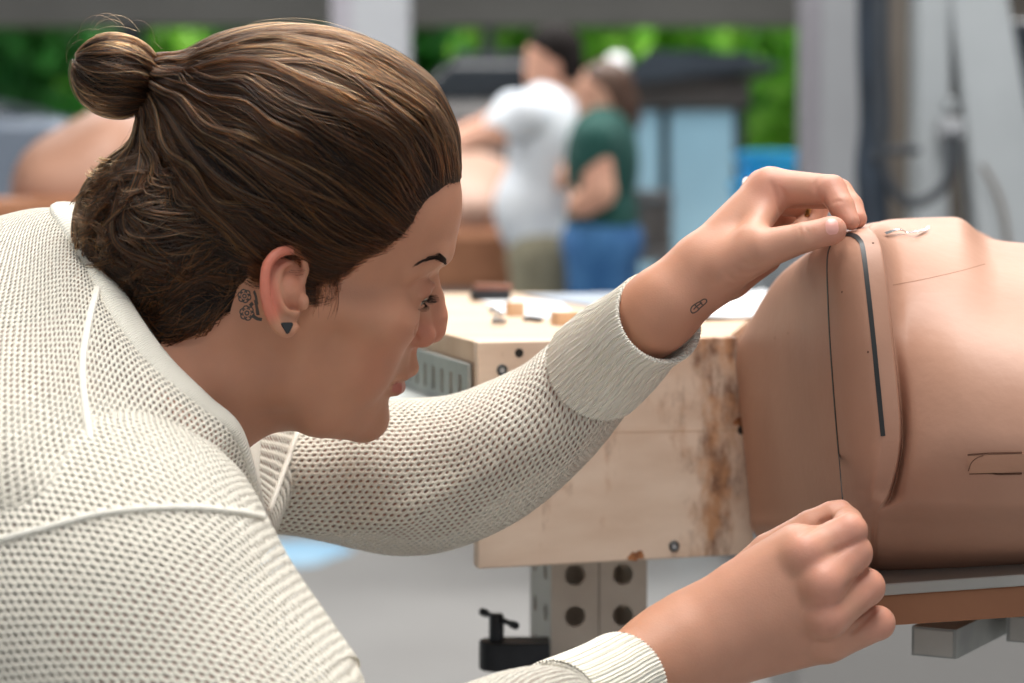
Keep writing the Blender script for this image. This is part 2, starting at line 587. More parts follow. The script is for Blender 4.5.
def plywood_material():
    m, t, N, L, b = nt('plywood')
    tc = N.new('ShaderNodeTexCoord')
    mp = N.new('ShaderNodeMapping'); mp.inputs['Scale'].default_value = (2.2, 2.2, 7)
    L.new(tc.outputs['Object'], mp.inputs['Vector'])
    no = N.new('ShaderNodeTexNoise'); no.inputs['Scale'].default_value = 6; no.inputs['Detail'].default_value = 8
    L.new(mp.outputs['Vector'], no.inputs['Vector'])
    r = N.new('ShaderNodeValToRGB')
    r.color_ramp.elements[0].position = .3; r.color_ramp.elements[0].color = srgb(214, 188, 166)
    r.color_ramp.elements[1].position = .65; r.color_ramp.elements[1].color = srgb(228, 206, 186)
    L.new(no.outputs['Fac'], r.inputs['Fac'])
    # worn brown stains: strongest in a band near the clay end of the box (object x from 0.10 to 0.2)
    sp = N.new('ShaderNodeSeparateXYZ'); L.new(tc.outputs['Object'], sp.inputs['Vector'])
    n2 = N.new('ShaderNodeTexNoise'); n2.inputs['Scale'].default_value = 24; n2.inputs['Detail'].default_value = 9; n2.inputs['Roughness'].default_value = .68
    mp2 = N.new('ShaderNodeMapping'); mp2.inputs['Scale'].default_value = (1.5, 1, .6)
    L.new(tc.outputs['Object'], mp2.inputs['Vector']); L.new(mp2.outputs['Vector'], n2.inputs['Vector'])

    def mth(op, x, y):
        n = N.new('ShaderNodeMath'); n.operation = op
        for i, q in enumerate((x, y)):
            if isinstance(q, (int, float)): n.inputs[i].default_value = q
            else: L.new(q, n.inputs[i])
        return n.outputs['Value']
    band = mth('SUBTRACT', 1.0, mth('DIVIDE', mth('ABSOLUTE', mth('SUBTRACT', sp.outputs['X'], 0.172), 0), 0.046))
    band = mth('MAXIMUM', band, 0.0)
    mr = N.new('ShaderNodeMapRange'); mr.inputs['From Min'].default_value = .61; mr.inputs['From Max'].default_value = .80; mr.inputs['To Max'].default_value = .9
    L.new(mth('ADD', n2.outputs['Fac'], mth('MULTIPLY', band, 0.25)), mr.inputs['Value'])
    mx = N.new('ShaderNodeMix'); mx.data_type = 'RGBA'
    L.new(mr.outputs['Result'], mx.inputs['Factor']); L.new(r.outputs['Color'], mx.inputs['A'])
    n5 = N.new('ShaderNodeTexNoise'); n5.inputs['Scale'].default_value = 60; n5.inputs['Detail'].default_value = 6
    L.new(tc.outputs['Object'], n5.inputs['Vector'])
    r5 = N.new('ShaderNodeValToRGB')
    r5.color_ramp.elements[0].position = .40; r5.color_ramp.elements[0].color = srgb(108, 66, 40)
    r5.color_ramp.elements[1].position = .58; r5.color_ramp.elements[1].color = srgb(182, 130, 88)
    L.new(n5.outputs['Fac'], r5.inputs['Fac']); L.new(r5.outputs['Color'], mx.inputs['B'])
    n3 = N.new('ShaderNodeTexNoise'); n3.inputs['Scale'].default_value = 11; n3.inputs['Detail'].default_value = 5
    L.new(tc.outputs['Object'], n3.inputs['Vector'])
    m3 = N.new('ShaderNodeMapRange'); m3.inputs['From Min'].default_value = .52; m3.inputs['From Max'].default_value = .75; m3.inputs['To Max'].default_value = .5
    L.new(n3.outputs['Fac'], m3.inputs['Value'])
    mx2 = N.new('ShaderNodeMix'); mx2.data_type = 'RGBA'
    L.new(m3.outputs['Result'], mx2.inputs['Factor']); L.new(mx.outputs['Result'], mx2.inputs['A'])
    mx2.inputs['B'].default_value = srgb(196, 150, 108)
    L.new(mx2.outputs['Result'], b.inputs['Base Color'])
    b.inputs['Roughness'].default_value = .62
    bp = N.new('ShaderNodeBump'); bp.inputs['Strength'].default_value = .08; bp.inputs['Distance'].default_value = .004
    L.new(no.outputs['Fac'], bp.inputs['Height']); L.new(bp.outputs['Normal'], b.inputs['Normal'])
    return m


def hair_material(name, stops):
    m = bpy.data.materials.new(name); m.use_nodes = True
    N, L = m.node_tree.nodes, m.node_tree.links
    N.remove(N['Principled BSDF'])
    h = N.new('ShaderNodeBsdfHairPrincipled')
    h.parametrization = 'COLOR'
    hi = N.new('ShaderNodeHairInfo')
    r = N.new('ShaderNodeValToRGB')
    while len(r.color_ramp.elements) < len(stops): r.color_ramp.elements.new(0.5)
    for e, (p, c) in zip(r.color_ramp.elements, stops):
        e.position = p; e.color = c
    L.new(hi.outputs['Random'], r.inputs['Fac']); L.new(r.outputs['Color'], h.inputs['Color'])
    h.inputs['Roughness'].default_value = .34
    h.inputs['IOR'].default_value = 1.33
    h.inputs['Radial Roughness'].default_value = .5
    h.inputs['Coat'].default_value = 0.1
    L.new(h.outputs['BSDF'], N['Material Output'].inputs['Surface'])
    return m


M['skin'] = skin_material()
M['knit'] = knit_material('net_knit', 0.0050, 0.0036, (0.00118, 0.00088), srgb(244, 237, 221))
M['rib'] = knit_material('rib_knit', 0.0023, 0, None, srgb(244, 239, 225), rib=True)
M['plywood'] = plywood_material()
M['hair'] = hair_material('brown_hair', [(0.0, srgb(16, 10, 8)), (0.5, srgb(40, 24, 14)), (0.80, srgb(88, 52, 28)), (1.0, srgb(142, 90, 48))])
M['lash'] = mat_noise('lash_hair', srgb(44, 34, 30), srgb(60, 46, 40), 50, .8, spec=.1)


def strands(name, curves, rad, mat, parent):
    """curves: array (m, n, 3) in place coordinates; rad: (n,) profile"""
    m, n, _ = curves.shape
    off = origin_of(parent)
    hc = bpy.data.hair_curves.new(name)
    hc.add_curves([n] * m)
    hc.attributes['position'].data.foreach_set('vector', (curves - off).astype(np.float32).ravel())
    ra = hc.attributes.get('radius') or hc.attributes.new('radius', 'FLOAT', 'POINT')
    rr = np.broadcast_to(np.asarray(rad, dtype=np.float32), (m, n))
    ra.data.foreach_set('value', rr.astype(np.float32).ravel())
    hc.materials.append(mat)
    o = bpy.data.objects.new(name, hc)
    COL.objects.link(o)
    o.parent = parent
    return o


def bvh_of(o):
    me = o.data
    off = origin_of(o)
    V = np.zeros(len(me.vertices) * 3, dtype=np.float32)
    me.vertices.foreach_get('co', V)
    V = V.reshape(-1, 3) + off
    return BVHTree.FromPolygons([tuple(v) for v in V.tolist()], [tuple(p.vertices) for p in me.polygons])


def hit(bvh, px, py):
    r = ray(px, py)
    p, n, i, d = bvh.ray_cast(Vector(CAM), Vector(r))
    if p is None:
        return None, None
    n = np.array(n)
    if n @ r > 0: n = -n
    return np.array(p), n


def ribbon(mb, bvh, px_pts, width, off=0.0002, thick=0.0003, step=2.0):
    """a thin strip of material laid on a surface along a measured line"""
    px_pts = np.asarray(px_pts, float)
    L = np.linalg.norm(np.diff(px_pts, axis=0), axis=1).sum()
    n = max(4, int(L / step))
    q = cr(px_pts, np.linspace(0, len(px_pts) - 1, n))
    Ps, Ns = [], []
    for x, y in q:
        p, nn = hit(bvh, x, y)
        if p is None:
            p, nn = bvh.find_nearest(Vector(Ps[-1] if Ps else P(x, y, 1.45)))[:2]
            p, nn = np.array(p), np.array(nn)
        Ps.append(p); Ns.append(nn)
    Ps = np.array(Ps); Ns = np.array(Ns)
    return strip(mb, Ps, Ns, width, off, thick)


def strip(mb, Ps, Ns, width, off=0.0002, thick=0.0003):
    Ps = np.asarray(Ps, float); Ns = np.asarray(Ns, float)
    for _ in range(2):
        Ns[1:-1] = (Ns[:-2] + Ns[1:-1] + Ns[2:]) / 3
    Ns /= np.linalg.norm(Ns, axis=1)[:, None]
    T = np.gradient(Ps, axis=0); T /= np.linalg.norm(T, axis=1)[:, None] + 1e-12
    B = np.cross(T, Ns); B /= np.linalg.norm(B, axis=1)[:, None] + 1e-12
    w = np.broadcast_to(np.asarray(width, float), (len(Ps),))[:, None]
    lo_, hi_ = Ps + Ns * (off - thick), Ps + Ns * off
    V = np.stack([hi_ - B * w / 2, hi_ + B * w / 2, lo_ + B * w / 2, lo_ - B * w / 2], 1).reshape(-1, 3)
    Fc = grid_faces(len(Ps), 4, False, True).tolist()
    Fc += [(3, 2, 1, 0), tuple(len(V) - 4 + i for i in range(4))]
    mb.add(V, Fc)
    return mb

# ================================================================== THE WOMAN LEANING OVER THE MODEL
def rotz(a): c, s = math.cos(a), math.sin(a); return np.array([[c, -s, 0], [s, c, 0], [0, 0, 1.0]])
def roty(a): c, s = math.cos(a), math.sin(a); return np.array([[c, 0, s], [0, 1.0, 0], [-s, 0, c]])
def rotx(a): c, s = math.cos(a), math.sin(a); return np.array([[1.0, 0, 0], [0, c, -s], [0, s, c]])


MH = rotz(math.radians(14)) @ roty(math.radians(13)) @ rotx(math.radians(11))      # head: forward, left, up
HO = P(308, 294, 1.385) - MH @ np.array([0, -0.070, 0])


def HW(q):                          # head frame (mm) -> place
    return HO + (MH @ (np.asarray(q, float) * 0.001).T).T


def HL(p):                          # place -> head frame (mm)
    return (np.asarray(p) - HO) @ MH * 1000


def hpix(px, py, y=0.0):            # measured point lying y mm off the middle of the head -> head frame
    o = HL(CAM); dr = MH.T @ ray(px, py)
    return o + (y - o[1]) / dr[1] * dr


def ear_node():
    fl = math.radians(30)
    eu = MH.T @ np.array([math.cos(fl), math.sin(fl), 0])
    ev = MH.T @ np.array([0.03, 0.10, 1.0])
    eu /= np.linalg.norm(eu); ev -= eu * (ev @ eu); ev /= np.linalg.norm(ev)
    en = np.cross(eu, ev)            # outward, towards her right
    Me = np.stack([eu, ev, en], 1)
    c = hpix(283, 291, -76)
    s = 1 / math.cos(fl)
    rim = [(10 * s, 5, 1), (12 * s, 13, 2), (10 * s, 20, 3), (3 * s, 23.2, 4), (-4.5 * s, 21, 5), (-10 * s, 15, 6), (-11.8 * s, 7, 6), (-11.8 * s, -2, 5.5), (-10 * s, -10, 4.5), (-6.5 * s, -18, 3), (-3 * s, -22.5, 2), (1.5 * s, -23.6, 1.5), (5 * s, -21, 1)]
    rp = cr(np.array(rim), np.linspace(0, len(rim) - 1, 30))
    rad = np.interp(np.linspace(0, 1, 30), [0, .1, .3, .5, .75, 1], [2.0, 2.5, 3.1, 3.0, 2.9, 3.0])
    helix = chain(rp, rad, 0.6)
    ant = cr(np.array([(4 * s, -11, 2.5), (-1 * s, -10, 3.5), (-4 * s, -4, 3.5), (-4.6 * s, 3, 3.2), (-3 * s, 9, 2.5), (0, 14, 1.8), (4 * s, 16, 1)]), np.linspace(0, 6, 16))
    anti = chain(ant, np.linspace(2.6, 2.2, 16), 0.6)
    plate = Ell((0, 0, -1.5), (12.3 * s, 23, 3.2))
    plate2 = Ell((-5 * s, -2, 1.5), (7 * s, 18, 2.6))
    lobe = Ell((1.2 * s, -19, 0.2), (5.4 * s, 7.2, 3.0))
    trag = Ell((9.8 * s, -6.5, 2), (3.6, 5.2, 4.0))
    antitr = Ell((4.5 * s, -13, 2), (3.8, 2.6, 3))
    crus = Cone((10 * s, 5, 1), (1.5 * s, 1.5, 0.2), 2.2, 1.2)
    root = Cone((6, 2, -16), (4, 0, -5), 15, 11)
    solid = U(1.6, helix, anti, plate, plate2, lobe, antitr, crus)
    solid = S(2.0, solid, Ell((4.3 * s, -4, 3.5), (6.0 * s, 7.2, 6.5)), Ell((7.5 * s, -4, -2), (3.2, 4.2, 5)), Ell((4.5 * s, 9, 3.5), (5.0 * s, 3.6, 3.6)))
    solid = U(1.8, solid, trag, root)
    return Xf(solid, c, Me, 1.0), c, Me


EAR, EAR_C, EAR_M = ear_node()


def head_node():
    cran = Ell((-6, 0, 46), (94, 71, 79))
    fore = Ell((0, 0, 46), (85, 66, 74))
    face = Ell((24, 0, -12), (54, 54, 74))
    maxil = Ell((50, 0, -44), (33, 25, 29))
    chin = Ell((64.5, 0, -81), (15, 16, 13))
    zyg = Ell((49, -36, -12), (25, 22, 21))
    zarch = Cone((48, -50, -10), (8, -62, -2), 12, 9)
    cheek = Ell((35, -29, -42), (31, 24, 34))
    jaw = chain([(4, -54, -14), (6, -46, -54), (30, -33, -76), (62, -8, -82)], [12, 11, 12, 11], 8)
    brow = chain([(80, -2, 32), (78, -17, 32), (70, -34, 31), (60, -45, 24)], [7.2, 7.5, 7, 6], 4)
    subm = Ell((24, 0, -72), (46, 38, 22))
    fill = Cone((4, -38, -62), (-30, -40, -66), 15, 17)
    headb = U(14, cran, fill, fore, face, maxil, zyg, zarch, cheek, jaw, subm)
    headb = U(9, headb, chin, brow)
    headb = S(9, headb, Ell((88, -31, 13), (17, 14, 11)), Ell((92, -17, 8), (13, 9, 13)))
    lidball = Ell((63.5, -31.5, 9.5), (14.2, 14.6, 13.4))
    fold = chain([(75.0, -21, 12.5), (77.8, -30, 14.0), (73.5, -40, 11.0), (70, -45, 8)], [1.6, 2.0, 1.8, 1.2], 1)
    headb = U(3.0, headb, U(2.0, lidball, fold))
    headb = S(0.8, headb, Ell((76.5, -31.5, 5.2), (7.5, 12.6, 3.2), roty(math.radians(15)).T))
    nose = chain([(75, 0, 20), (80.5, 0, 9), (85.0, 0, 0), (88.6, 0, -10), (89.6, 0, -17)], [7.5, 7.6, 8.6, 9.8, 10.4], 3)
    nside = chain([(72, -8, 4), (78, -9, -10), (82, -9, -18)], [8, 8, 8], 3)
    ala = Ell((82.5, -12.5, -20.5), (9.6, 6.2, 8.0))
    nose = U(3, nose, nside)
    nose = U(2.0, nose, ala)
    colum = Cone((88, 0, -25), (80, 0, -29), 4.2, 4.6)
    nose = U(2.5, nose, colum)
    nose = S(1.2, nose, Ell((86.5, -6.6, -29.5), (6.0, 3.2, 4.6)))
    headb = U(5, headb, nose)
    headb = S(2.0, headb, Cone((74, -17.8, -13), (78, -20.0, -28), 1.8, 1.5))                 # crease behind the nostril wing
    ul = U(3, chain([(67, -22, -52.5), (78.5, -12, -47.5), (84.0, -4, -44.6), (83.9, 0, -45.4)], [2.4, 3.8, 4.4, 4.4], 1), Cone((80, -4, -33), (84, -4, -42), 4.0, 4.2))
    ll = chain([(67, -21, -53.5), (76.5, -11, -57.0), (80.0, 0, -57.6)], [2.2, 4.2, 5.0], 1)
    lips = U(0.9, ul, ll)
    headb = U(3.5, headb, lips)
    headb = S(1.2, headb, chain([(68, -24, -52.5), (79.5, -13, -52), (87, 0, -51.8)], [0.7, 0.7, 0.9], .5))
    headb = U(3.0, headb, EAR)
    return Sym(headb)


HEADL = head_node()


def hand_near():
    """her right hand: back of the hand to the viewer, fingers closed, thumb and first finger on the tape"""
    W = P(655, 662, 1.385)
    def fing(pp, rr): return chain([P(*q) for q in pp], [r * 0.001 for r in rr], 0.0016)
    idx = fing([(803, 556, 1.369), (849, 531, 1.373), (847, 522, 1.400), (840, 516, 1.414)], [11.4, 10.4, 9.0, 7.4])
    mid = fing([(822, 583, 1.362), (853, 553, 1.374), (846, 546, 1.404), (822, 552, 1.412)], [12.2, 11.0, 9.6, 8.4])
    rin = fing([(826, 617, 1.366), (866, 587, 1.380), (856, 588, 1.410), (830, 598, 1.416)], [11.8, 10.8, 9.4, 8.2])
    lit = fing([(828, 644, 1.380), (878, 623, 1.396), (864, 626, 1.420), (842, 630, 1.422)], [10.6, 9.8, 8.6, 7.6])
    thb = fing([(722, 602, 1.400), (770, 554, 1.408), (811, 527, 1.405), (833, 515, 1.403), (841, 510, 1.403)], [15, 12.2, 9.8, 8.3, 6.2])
    fingers = U(0.0006, idx, mid, rin, lit)
    palm = U(0.012,
             Cone(P(700, 625, 1.390), P(800, 551, 1.376), .0215, .0150),
             Cone(P(700, 634, 1.388), P(818, 583, 1.374), .0225, .0155),
             Cone(P(705, 644, 1.390), P(822, 615, 1.378), .0225, .0150),
             Cone(P(705, 655, 1.396), P(822, 639, 1.390), .0210, .0140),
             Cone(P(740, 610, 1.412), P(800, 585, 1.408), .018, .016),
             Cone(P(668, 655, 1.385), P(712, 636, 1.390), .0248, .0240))
    knuckles = U(0.004, Ell(P(806, 552, 1.3625), (.0068,) * 3), Ell(P(825, 583, 1.3590), (.0068,) * 3), Ell(P(828, 616, 1.3625), (.0064,) * 3))
    grooves = [Cone(P(786, 600, 1.3605), P(836, 576, 1.354), .0015, .003)]
    h = U(0.0065, palm, fingers)
    h = U(0.012, h, knuckles, Cone(P(745, 590, 1.392), P(795, 545, 1.392), .0150, .0115))
    h = U(0.0022, h, thb)
    arm = chain([P(300, 830, 1.23), P(470, 752, 1.29), P(600, 690, 1.36), P(668, 655, 1.385)], [.032, .029, .0225, .0245], .01)
    return U(0.015, h, arm)


def hand_far():
    """her left hand: thumb to the viewer, first two fingers arched over the tape"""
    def fing(pp, rr): return chain([P(*q) for q in pp], [r * 0.001 for r in rr], 0.0016)
    thb = fing([(728, 266, 1.470), (764, 249, 1.456), (804, 237.5, 1.448), (831, 230.5, 1.446), (834, 229.5, 1.446)], [14.5, 12.2, 9.0, 8.5, 7.6])
    idx = fing([(772, 187, 1.490), (832, 189.5, 1.478), (842, 207, 1.468), (851, 221.5, 1.461)], [11.6, 8.9, 7.8, 5.4])
    mid = fing([(768, 189, 1.512), (838, 194, 1.502), (850, 207, 1.490), (857, 219, 1.480)], [11.8, 9.6, 8.2, 6.2])
    rin = fing([(760, 196, 1.533), (815, 204, 1.540), (812, 222, 1.538), (800, 232, 1.530)], [11, 9.5, 8.5, 7.6])
    lit = fing([(748, 206, 1.552), (792, 220, 1.560), (790, 236, 1.556), (778, 244, 1.550)], [10, 8.5, 7.8, 7])
    fingers = U(0.0010, idx, mid, rin, lit)
    W = P(668, 316, 1.485)
    palm = U(0.010,
             Cone(P(712, 263, 1.487), P(768, 189, 1.493), .0185, .0120),
             Cone(P(712, 264, 1.492), P(764, 190, 1.512), .0185, .0120),
             Cone(P(712, 268, 1.500), P(758, 197, 1.532), .0185, .0118),
             Cone(P(714, 272, 1.510), P(750, 212, 1.548), .0180, .0115),
             Cone(P(720, 266, 1.482), P(752, 250, 1.464), .0180, .0130),
             Cone(P(733, 274, 1.506), P(764, 256, 1.524), .0135, .0115),
             Cone(P(670, 300, 1.488), P(708, 267, 1.490), .0205, .0178))
    web = Cone(P(752, 238, 1.463), P(768, 206, 1.487), .0075, .0085)
    h = U(0.007, palm, fingers)
    h = U(0.006, h, thb)
    h = U(0.008, h, web)
    arm = chain([P(425, 482, 1.612), P(540, 420, 1.570), P(612, 358, 1.534), P(653, 316, 1.494), P(699, 275, 1.488)], [.034, .029, .0240, .0226, .0182], .01)
    return U(0.014, h, arm)


def body_node():
    head = Xf(HEADL, HO, MH, 0.001)
    nb = P(140, 400, 1.455)
    neck = U(0.02, Cone(HW((-22, -1, -24)), nb, .056, .058), Cone(HW((4, 0, -68)), P(195, 402, 1.45), .030, .034))
    torso = U(0.03, Cone(P(60, 440, 1.46), P(-420, 500, 1.50), .066, .105), Cone(P(-420, 500, 1.50), P(-760, 560, 1.50), .105, .12),
              Cone(nb, P(100, 500, 1.345), .046, .044), Cone(nb, P(165, 485, 1.56), .042, .034), Cone(P(100, 500, 1.345), P(60, 440, 1.46), .046, .06))
    upper_n = chain([P(95, 505, 1.345), P(120, 575, 1.295), P(290, 830, 1.24)], [.046, .048, .036], .01)
    upper_f = chain([P(190, 465, 1.56), P(300, 480, 1.612), P(425, 482, 1.612)], [.042, .034, .034], .01)
    b = U(0.03, torso, neck, upper_n, upper_f)
    b = U(0.02, b, hand_near(), hand_far())
    return U(0.012, b, head)


BODY = body_node()
VX = 0.0012
bv, bf = mesh_sdf(BODY, (-0.90, 1.10, 0.72), (0.36, 1.72, 1.36), VX)
BB = BVHTree.FromPolygons(bv.tolist(), bf.tolist())


def crease(line, sig, dep):
    """press a shallow skin fold along a measured line"""
    q = cr(np.array(line, float), np.linspace(0, len(line) - 1, 24)) if len(line) > 2 else np.linspace(line[0], line[1], 24)
    for k_, (x, y) in enumerate(q):
        p, n = hit(BB, x, y)
        if p is None: continue
        e = math.sin(math.pi * (k_ + .5) / 24) ** .5
        m = (np.abs(bv - p) < 4 * sig).all(1)
        g = np.exp(-((bv[m] - p) ** 2).sum(1) / (2 * sig ** 2))
        PUSH[m] = np.where((g * dep * e)[:, None] > np.linalg.norm(PUSH[m], axis=1)[:, None], -n[None] * (g * dep * e)[:, None], PUSH[m])


PUSH = np.zeros_like(bv)
for ln, sg, dp_ in (
        ([(799, 227), (801, 235), (799, 243)], .0008, .0005), ([(805, 226), (808, 234), (806, 243)], .0008, .0006), ([(812, 228), (813, 234), (811, 240)], .0008, .0004),
        ([(771, 182), (776, 196), (781, 215)], .0013, .0012), ([(779, 186), (785, 196), (787, 205)], .0011, .0008),
        ([(821, 176), (816, 186), (818, 198)], .0012, .0010), ([(832, 203), (838, 201), (842, 202)], .0009, .0006),
        ([(742, 262), (754, 266), (768, 258)], .0011, .0006), ([(733, 268), (746, 274), (760, 268)], .0011, .0005), ([(724, 272), (736, 281), (748, 280)], .0011, .0004),
        ([(834, 554), (842, 549), (866, 537)], .0012, .0012), ([(844, 588), (853, 581), (868, 568)], .0012, .0013), ([(850, 633), (858, 627), (878, 607)], .0012, .0013),
        ([(800, 535), (823, 523), (848, 511)], .0013, .0014),
        ([(389, 384.5), (396, 381.5), (405, 381.5)], .0009, .0009), ([(411, 286), (420, 280.5), (433, 277.5)], .0009, .0008), ([(420, 321), (415.5, 331), (418, 343)], .0012, .0014)):
    crease(ln, sg, dp_)
bv = bv + PUSH
print('body verts', len(bv))


def skin_colours(V):
    base = np.array(srgb(187, 134, 107)[:3]); C_ = np.tile(base, (len(V), 1))
    q = HL(V)
    qs = q.copy(); qs[:, 1] = -np.abs(qs[:, 1])

    def mix(w, rgb):
        w = np.clip(w, 0, 1)[:, None]
        C_[:] = C_ * (1 - w) + np.array(srgb(*rgb)[:3]) * w

    def near(p, pts, r, soft):
        pts = np.asarray(pts, float)
        d = np.full(len(p), 1e9)
        for a, b in zip(pts[:-1], pts[1:]):
            ab = b - a; t = np.clip((p - a) @ ab / (ab @ ab), 0, 1)
            d = np.minimum(d, np.linalg.norm(p - a - t[:, None] * ab, axis=1))
        return np.clip((r + soft - d) / soft, 0, 1)
    # blush on nose, cheek and ear; red lips
    mix(0.40 * near(qs, [(96, 0, -12), (97, -4, -22)], 6, 14), (206, 122, 100))
    mix(0.35 * near(qs, [(84, -15, -18), (84, -15, -24)], 4, 9), (206, 118, 98))
    mix(0.25 * near(qs, [(66, -44, -22), (58, -46, -34)], 12, 18), (200, 124, 98))
    mix(0.55 * near(qs, [(79, -13, -47.5), (87.5, -2.5, -46.5), (88, 0, -47)], 1.7, 1.6), (164, 82, 74))
    mix(0.75 * near(qs, [(74, -17, -54), (79, -11, -56), (84, 0, -57)], 2.8, 2.2), (172, 92, 86))
    mix(0.55 * near(qs, [(74, -20, 14), (78, -30, 15.5), (72, -42, 12)], 3.0, 5), (168, 108, 84))
    e = (qs - EAR_C) @ EAR_M
    rim = near(e, [(-2, 22, 4), (-13, 14, 6), (-13.5, 2, 6), (-11, -10, 4)], 4, 6)
    mix(0.62 * rim, (206, 106, 90))
    mix(0.35 * near(e, [(4, 8, 0), (5, -4, -2)], 6, 5), (184, 104, 84))
    # knuckles, finger ends
    for px, py, d, r in ((808, 547, 1.352, 9), (828, 580, 1.350, 9), (831, 616, 1.352, 8), (850, 520, 1.362, 9), (856, 550, 1.362, 9), (870, 585, 1.37, 9), (884, 622, 1.385, 9), (840, 503, 1.41, 8), (832, 229, 1.44, 8), (850, 221, 1.458, 9), (833, 190, 1.47, 8), (856, 218, 1.478, 8), (770, 185, 1.48, 10)):
        dd = np.linalg.norm(V - P(px, py, d), axis=1) * 1000
        mix(0.45 * np.clip((r + 9 - dd) / 12, 0, 1), (216, 134, 118))
    hands = np.clip((V[:, 0] - 0.075) / 0.05, 0, 1)
    mix(0.5 * hands * (1 - 0), (206, 154, 132))
    return C_


woman = mk('person', bv, bf, M['skin'], None, col=skin_colours(bv), org=(HO[0] - 0.35, HO[1], 0.0))
tag(woman, 'woman with a brown hair bun in a cream net jumper leaning over the clay model', 'person')
WB = bvh_of(woman)

# ---- eyes
for sy in (-1, 1):
    c = HW((63.5, 31.5 * sy, 9.2))
    n1, n2 = 20, 28
    V = []
    gz = MH @ roty(math.radians(24)) @ np.array([1.0, 0.02 * -sy, 0])
    a = np.cross(gz, [0, 0, 1.0]); a /= np.linalg.norm(a); b_ = np.cross(a, gz)
    th = np.linspace(0.001, math.pi, n1); ph = np.linspace(0, 2 * math.pi, n2, endpoint=False)
    for t in th:
        r = 0.0128 * (1.035 if t < 0.45 else 1.0)
        for f in ph:
            V.append(c + r * (math.cos(t) * gz + math.sin(t) * (math.cos(f) * a + math.sin(f) * b_)))
    V = np.array(V)
    if sy < 0:
        M['eye_white'] = mat_noise('eye_white', srgb(206, 196, 190), srgb(220, 212, 206), 60, 0.15)
        M['iris'] = mat_noise('iris', srgb(44, 30, 22), srgb(84, 60, 42), 500, 0.08)
    eb = mk('eyeball', V, grid_faces(n1, n2, False, True), M['eye_white'], woman)
    k = 6
    Vi = c + (V[:k * n2] - c) * 1.012
    mk('iris', Vi, grid_faces(k, n2, False, True), M['iris'], eb)

# ---- lashes and brows
def lash_curves(sy):
    out = []
    for i in range(46):
        t = i / 45
        y = -21.5 - 22 * t
        q0 = np.array([63.5 + 13.6 * math.sqrt(max(0.02, 1 - ((y + 31.5) / 14.6) ** 2 - 0.03)), y, 7.6 - 1.6 * abs(t - .4) * 2])
        L_ = 6.0 + 2.0 * t + RNG.normal(0, .7)
        d = np.array([0.92, -0.35 - 0.5 * t + RNG.normal(0, .1), -0.35 + RNG.normal(0, .08)]); d /= np.linalg.norm(d)
        s = np.linspace(0, 1, 8)[:, None]
        c = q0 + d * L_ * s + np.array([0, 0, 3.2]) * s ** 2
        c[:, 1] *= -sy
        out.append(c)
        if i % 2 == 0:
            q1 = q0 + np.array([-1.0, 0, -5.2]); d = np.array([.8, -.3, -.5])
            c = q1 + d * 4.0 * s + np.array([0, 0, 1.0]) * s ** 2
            c[:, 1] *= -sy
            out.append(c)
    return out


cs = np.array([HW(c) for sy in (-1, 1) for c in lash_curves(sy)])
strands('eyelashes', cs, np.linspace(.00016, .00005, 8), M['lash'], woman)
bc = []
line = np.array([(446, 261.5), (441, 259.5), (433, 257.5), (425, 259.5), (418, 262.5), (411, 266)], float)
for i in range(190):
    t = RNG.random() ** 1.9 * 4.0
    w = np.interp(t, [0, 1, 2.5, 4.8], [3.2, 2.6, 1.5, .6])
    b = cr(line, [t])[0]; f = cr(line, [min(t + .3, 5)])[0] - b
    f /= np.linalg.norm(f) + 1e-9
    s = b + np.array([RNG.normal(0, .4), RNG.uniform(-w, w)])
    dirv = f * 1.0 + np.array([0, -.35 if t < 1 else .05])
    pts = []
    for j in range(5):
        x, y = s + dirv * j * 1.9
        p, n = hit(WB, x, y)
        if p is None or np.linalg.norm(p - HO) > .15: break
        pts.append(p + n * (.0002 + .0003 * j))
    if len(pts) == 5:
        bc.append(pts)
        m = HL(np.array(pts)); m[:, 1] *= -1
        bc.append(HW(m))
strands('eyebrows', np.array(bc), np.linspace(.00016, .00006, 5), M['lash'], woman)

# ---- ear stud: a black rounded triangle in the lobe
p, n = hit(WB, 286.5, 327)
c0, nn = p, MH @ EAR_M[:, 2]
ex = np.cross([0, 0, 1.0], nn); ex /= np.linalg.norm(ex); ez = np.cross(nn, ex)
mb = MB()
tri = []
for a in (90 + 180, 90 + 60, 90 - 60):
    for da in (-28, 0, 28):
        A = math.radians(a)
        B_ = math.radians(a + da)
        tri.append((math.cos(A) * .0022 + math.cos(B_) * .0018, math.sin(A) * .0022 + math.sin(B_) * .0018))
order = sorted(tri, key=lambda q: math.atan2(q[1], q[0]))
mb.hexa([c0 - nn * .001 + ex * x + ez * y for x, y in order], [c0 + nn * .0016 + ex * x + ez * y for x, y in order])
tag(mb.build('ear_stud', M['earring'], woman, bevel=.0004), 'black triangular ear stud')

# ---- tattoos: rosettes behind the ear, a small link on the wrist; a mole before the ear
mb = MB()
for cx, cy, r in ((244.5, 296, 6.4), (247, 313, 7.0)):
    for k in range(6):
        a = k * math.pi / 3 + .3
        ctr = (cx + .58 * r * math.cos(a), cy + .58 * r * math.sin(a))
        ang = np.linspace(a - 2.1, a + 2.1, 7)
        ribbon(mb, WB, [(ctr[0] + .46 * r * math.cos(t), ctr[1] + .46 * r * math.sin(t)) for t in ang], .00075, .00012, .0004, 1.0)
    ang = np.linspace(0, 6.28, 9)
    ribbon(mb, WB, [(cx + .28 * r * math.cos(t), cy + .28 * r * math.sin(t)) for t in ang], .0008, .00012, .0004, 1.0)
for ln in ([(254, 291), (256, 297), (257, 304)], [(255, 300), (257, 308), (258, 315)], [(252, 315), (257, 318.5), (262, 319.5)], [(253, 303), (250, 306)]):
    ribbon(mb, WB, ln, .0021, .00012, .0004, 1.0)
mb.build('tattoo', M['ink'], woman, smooth=True)
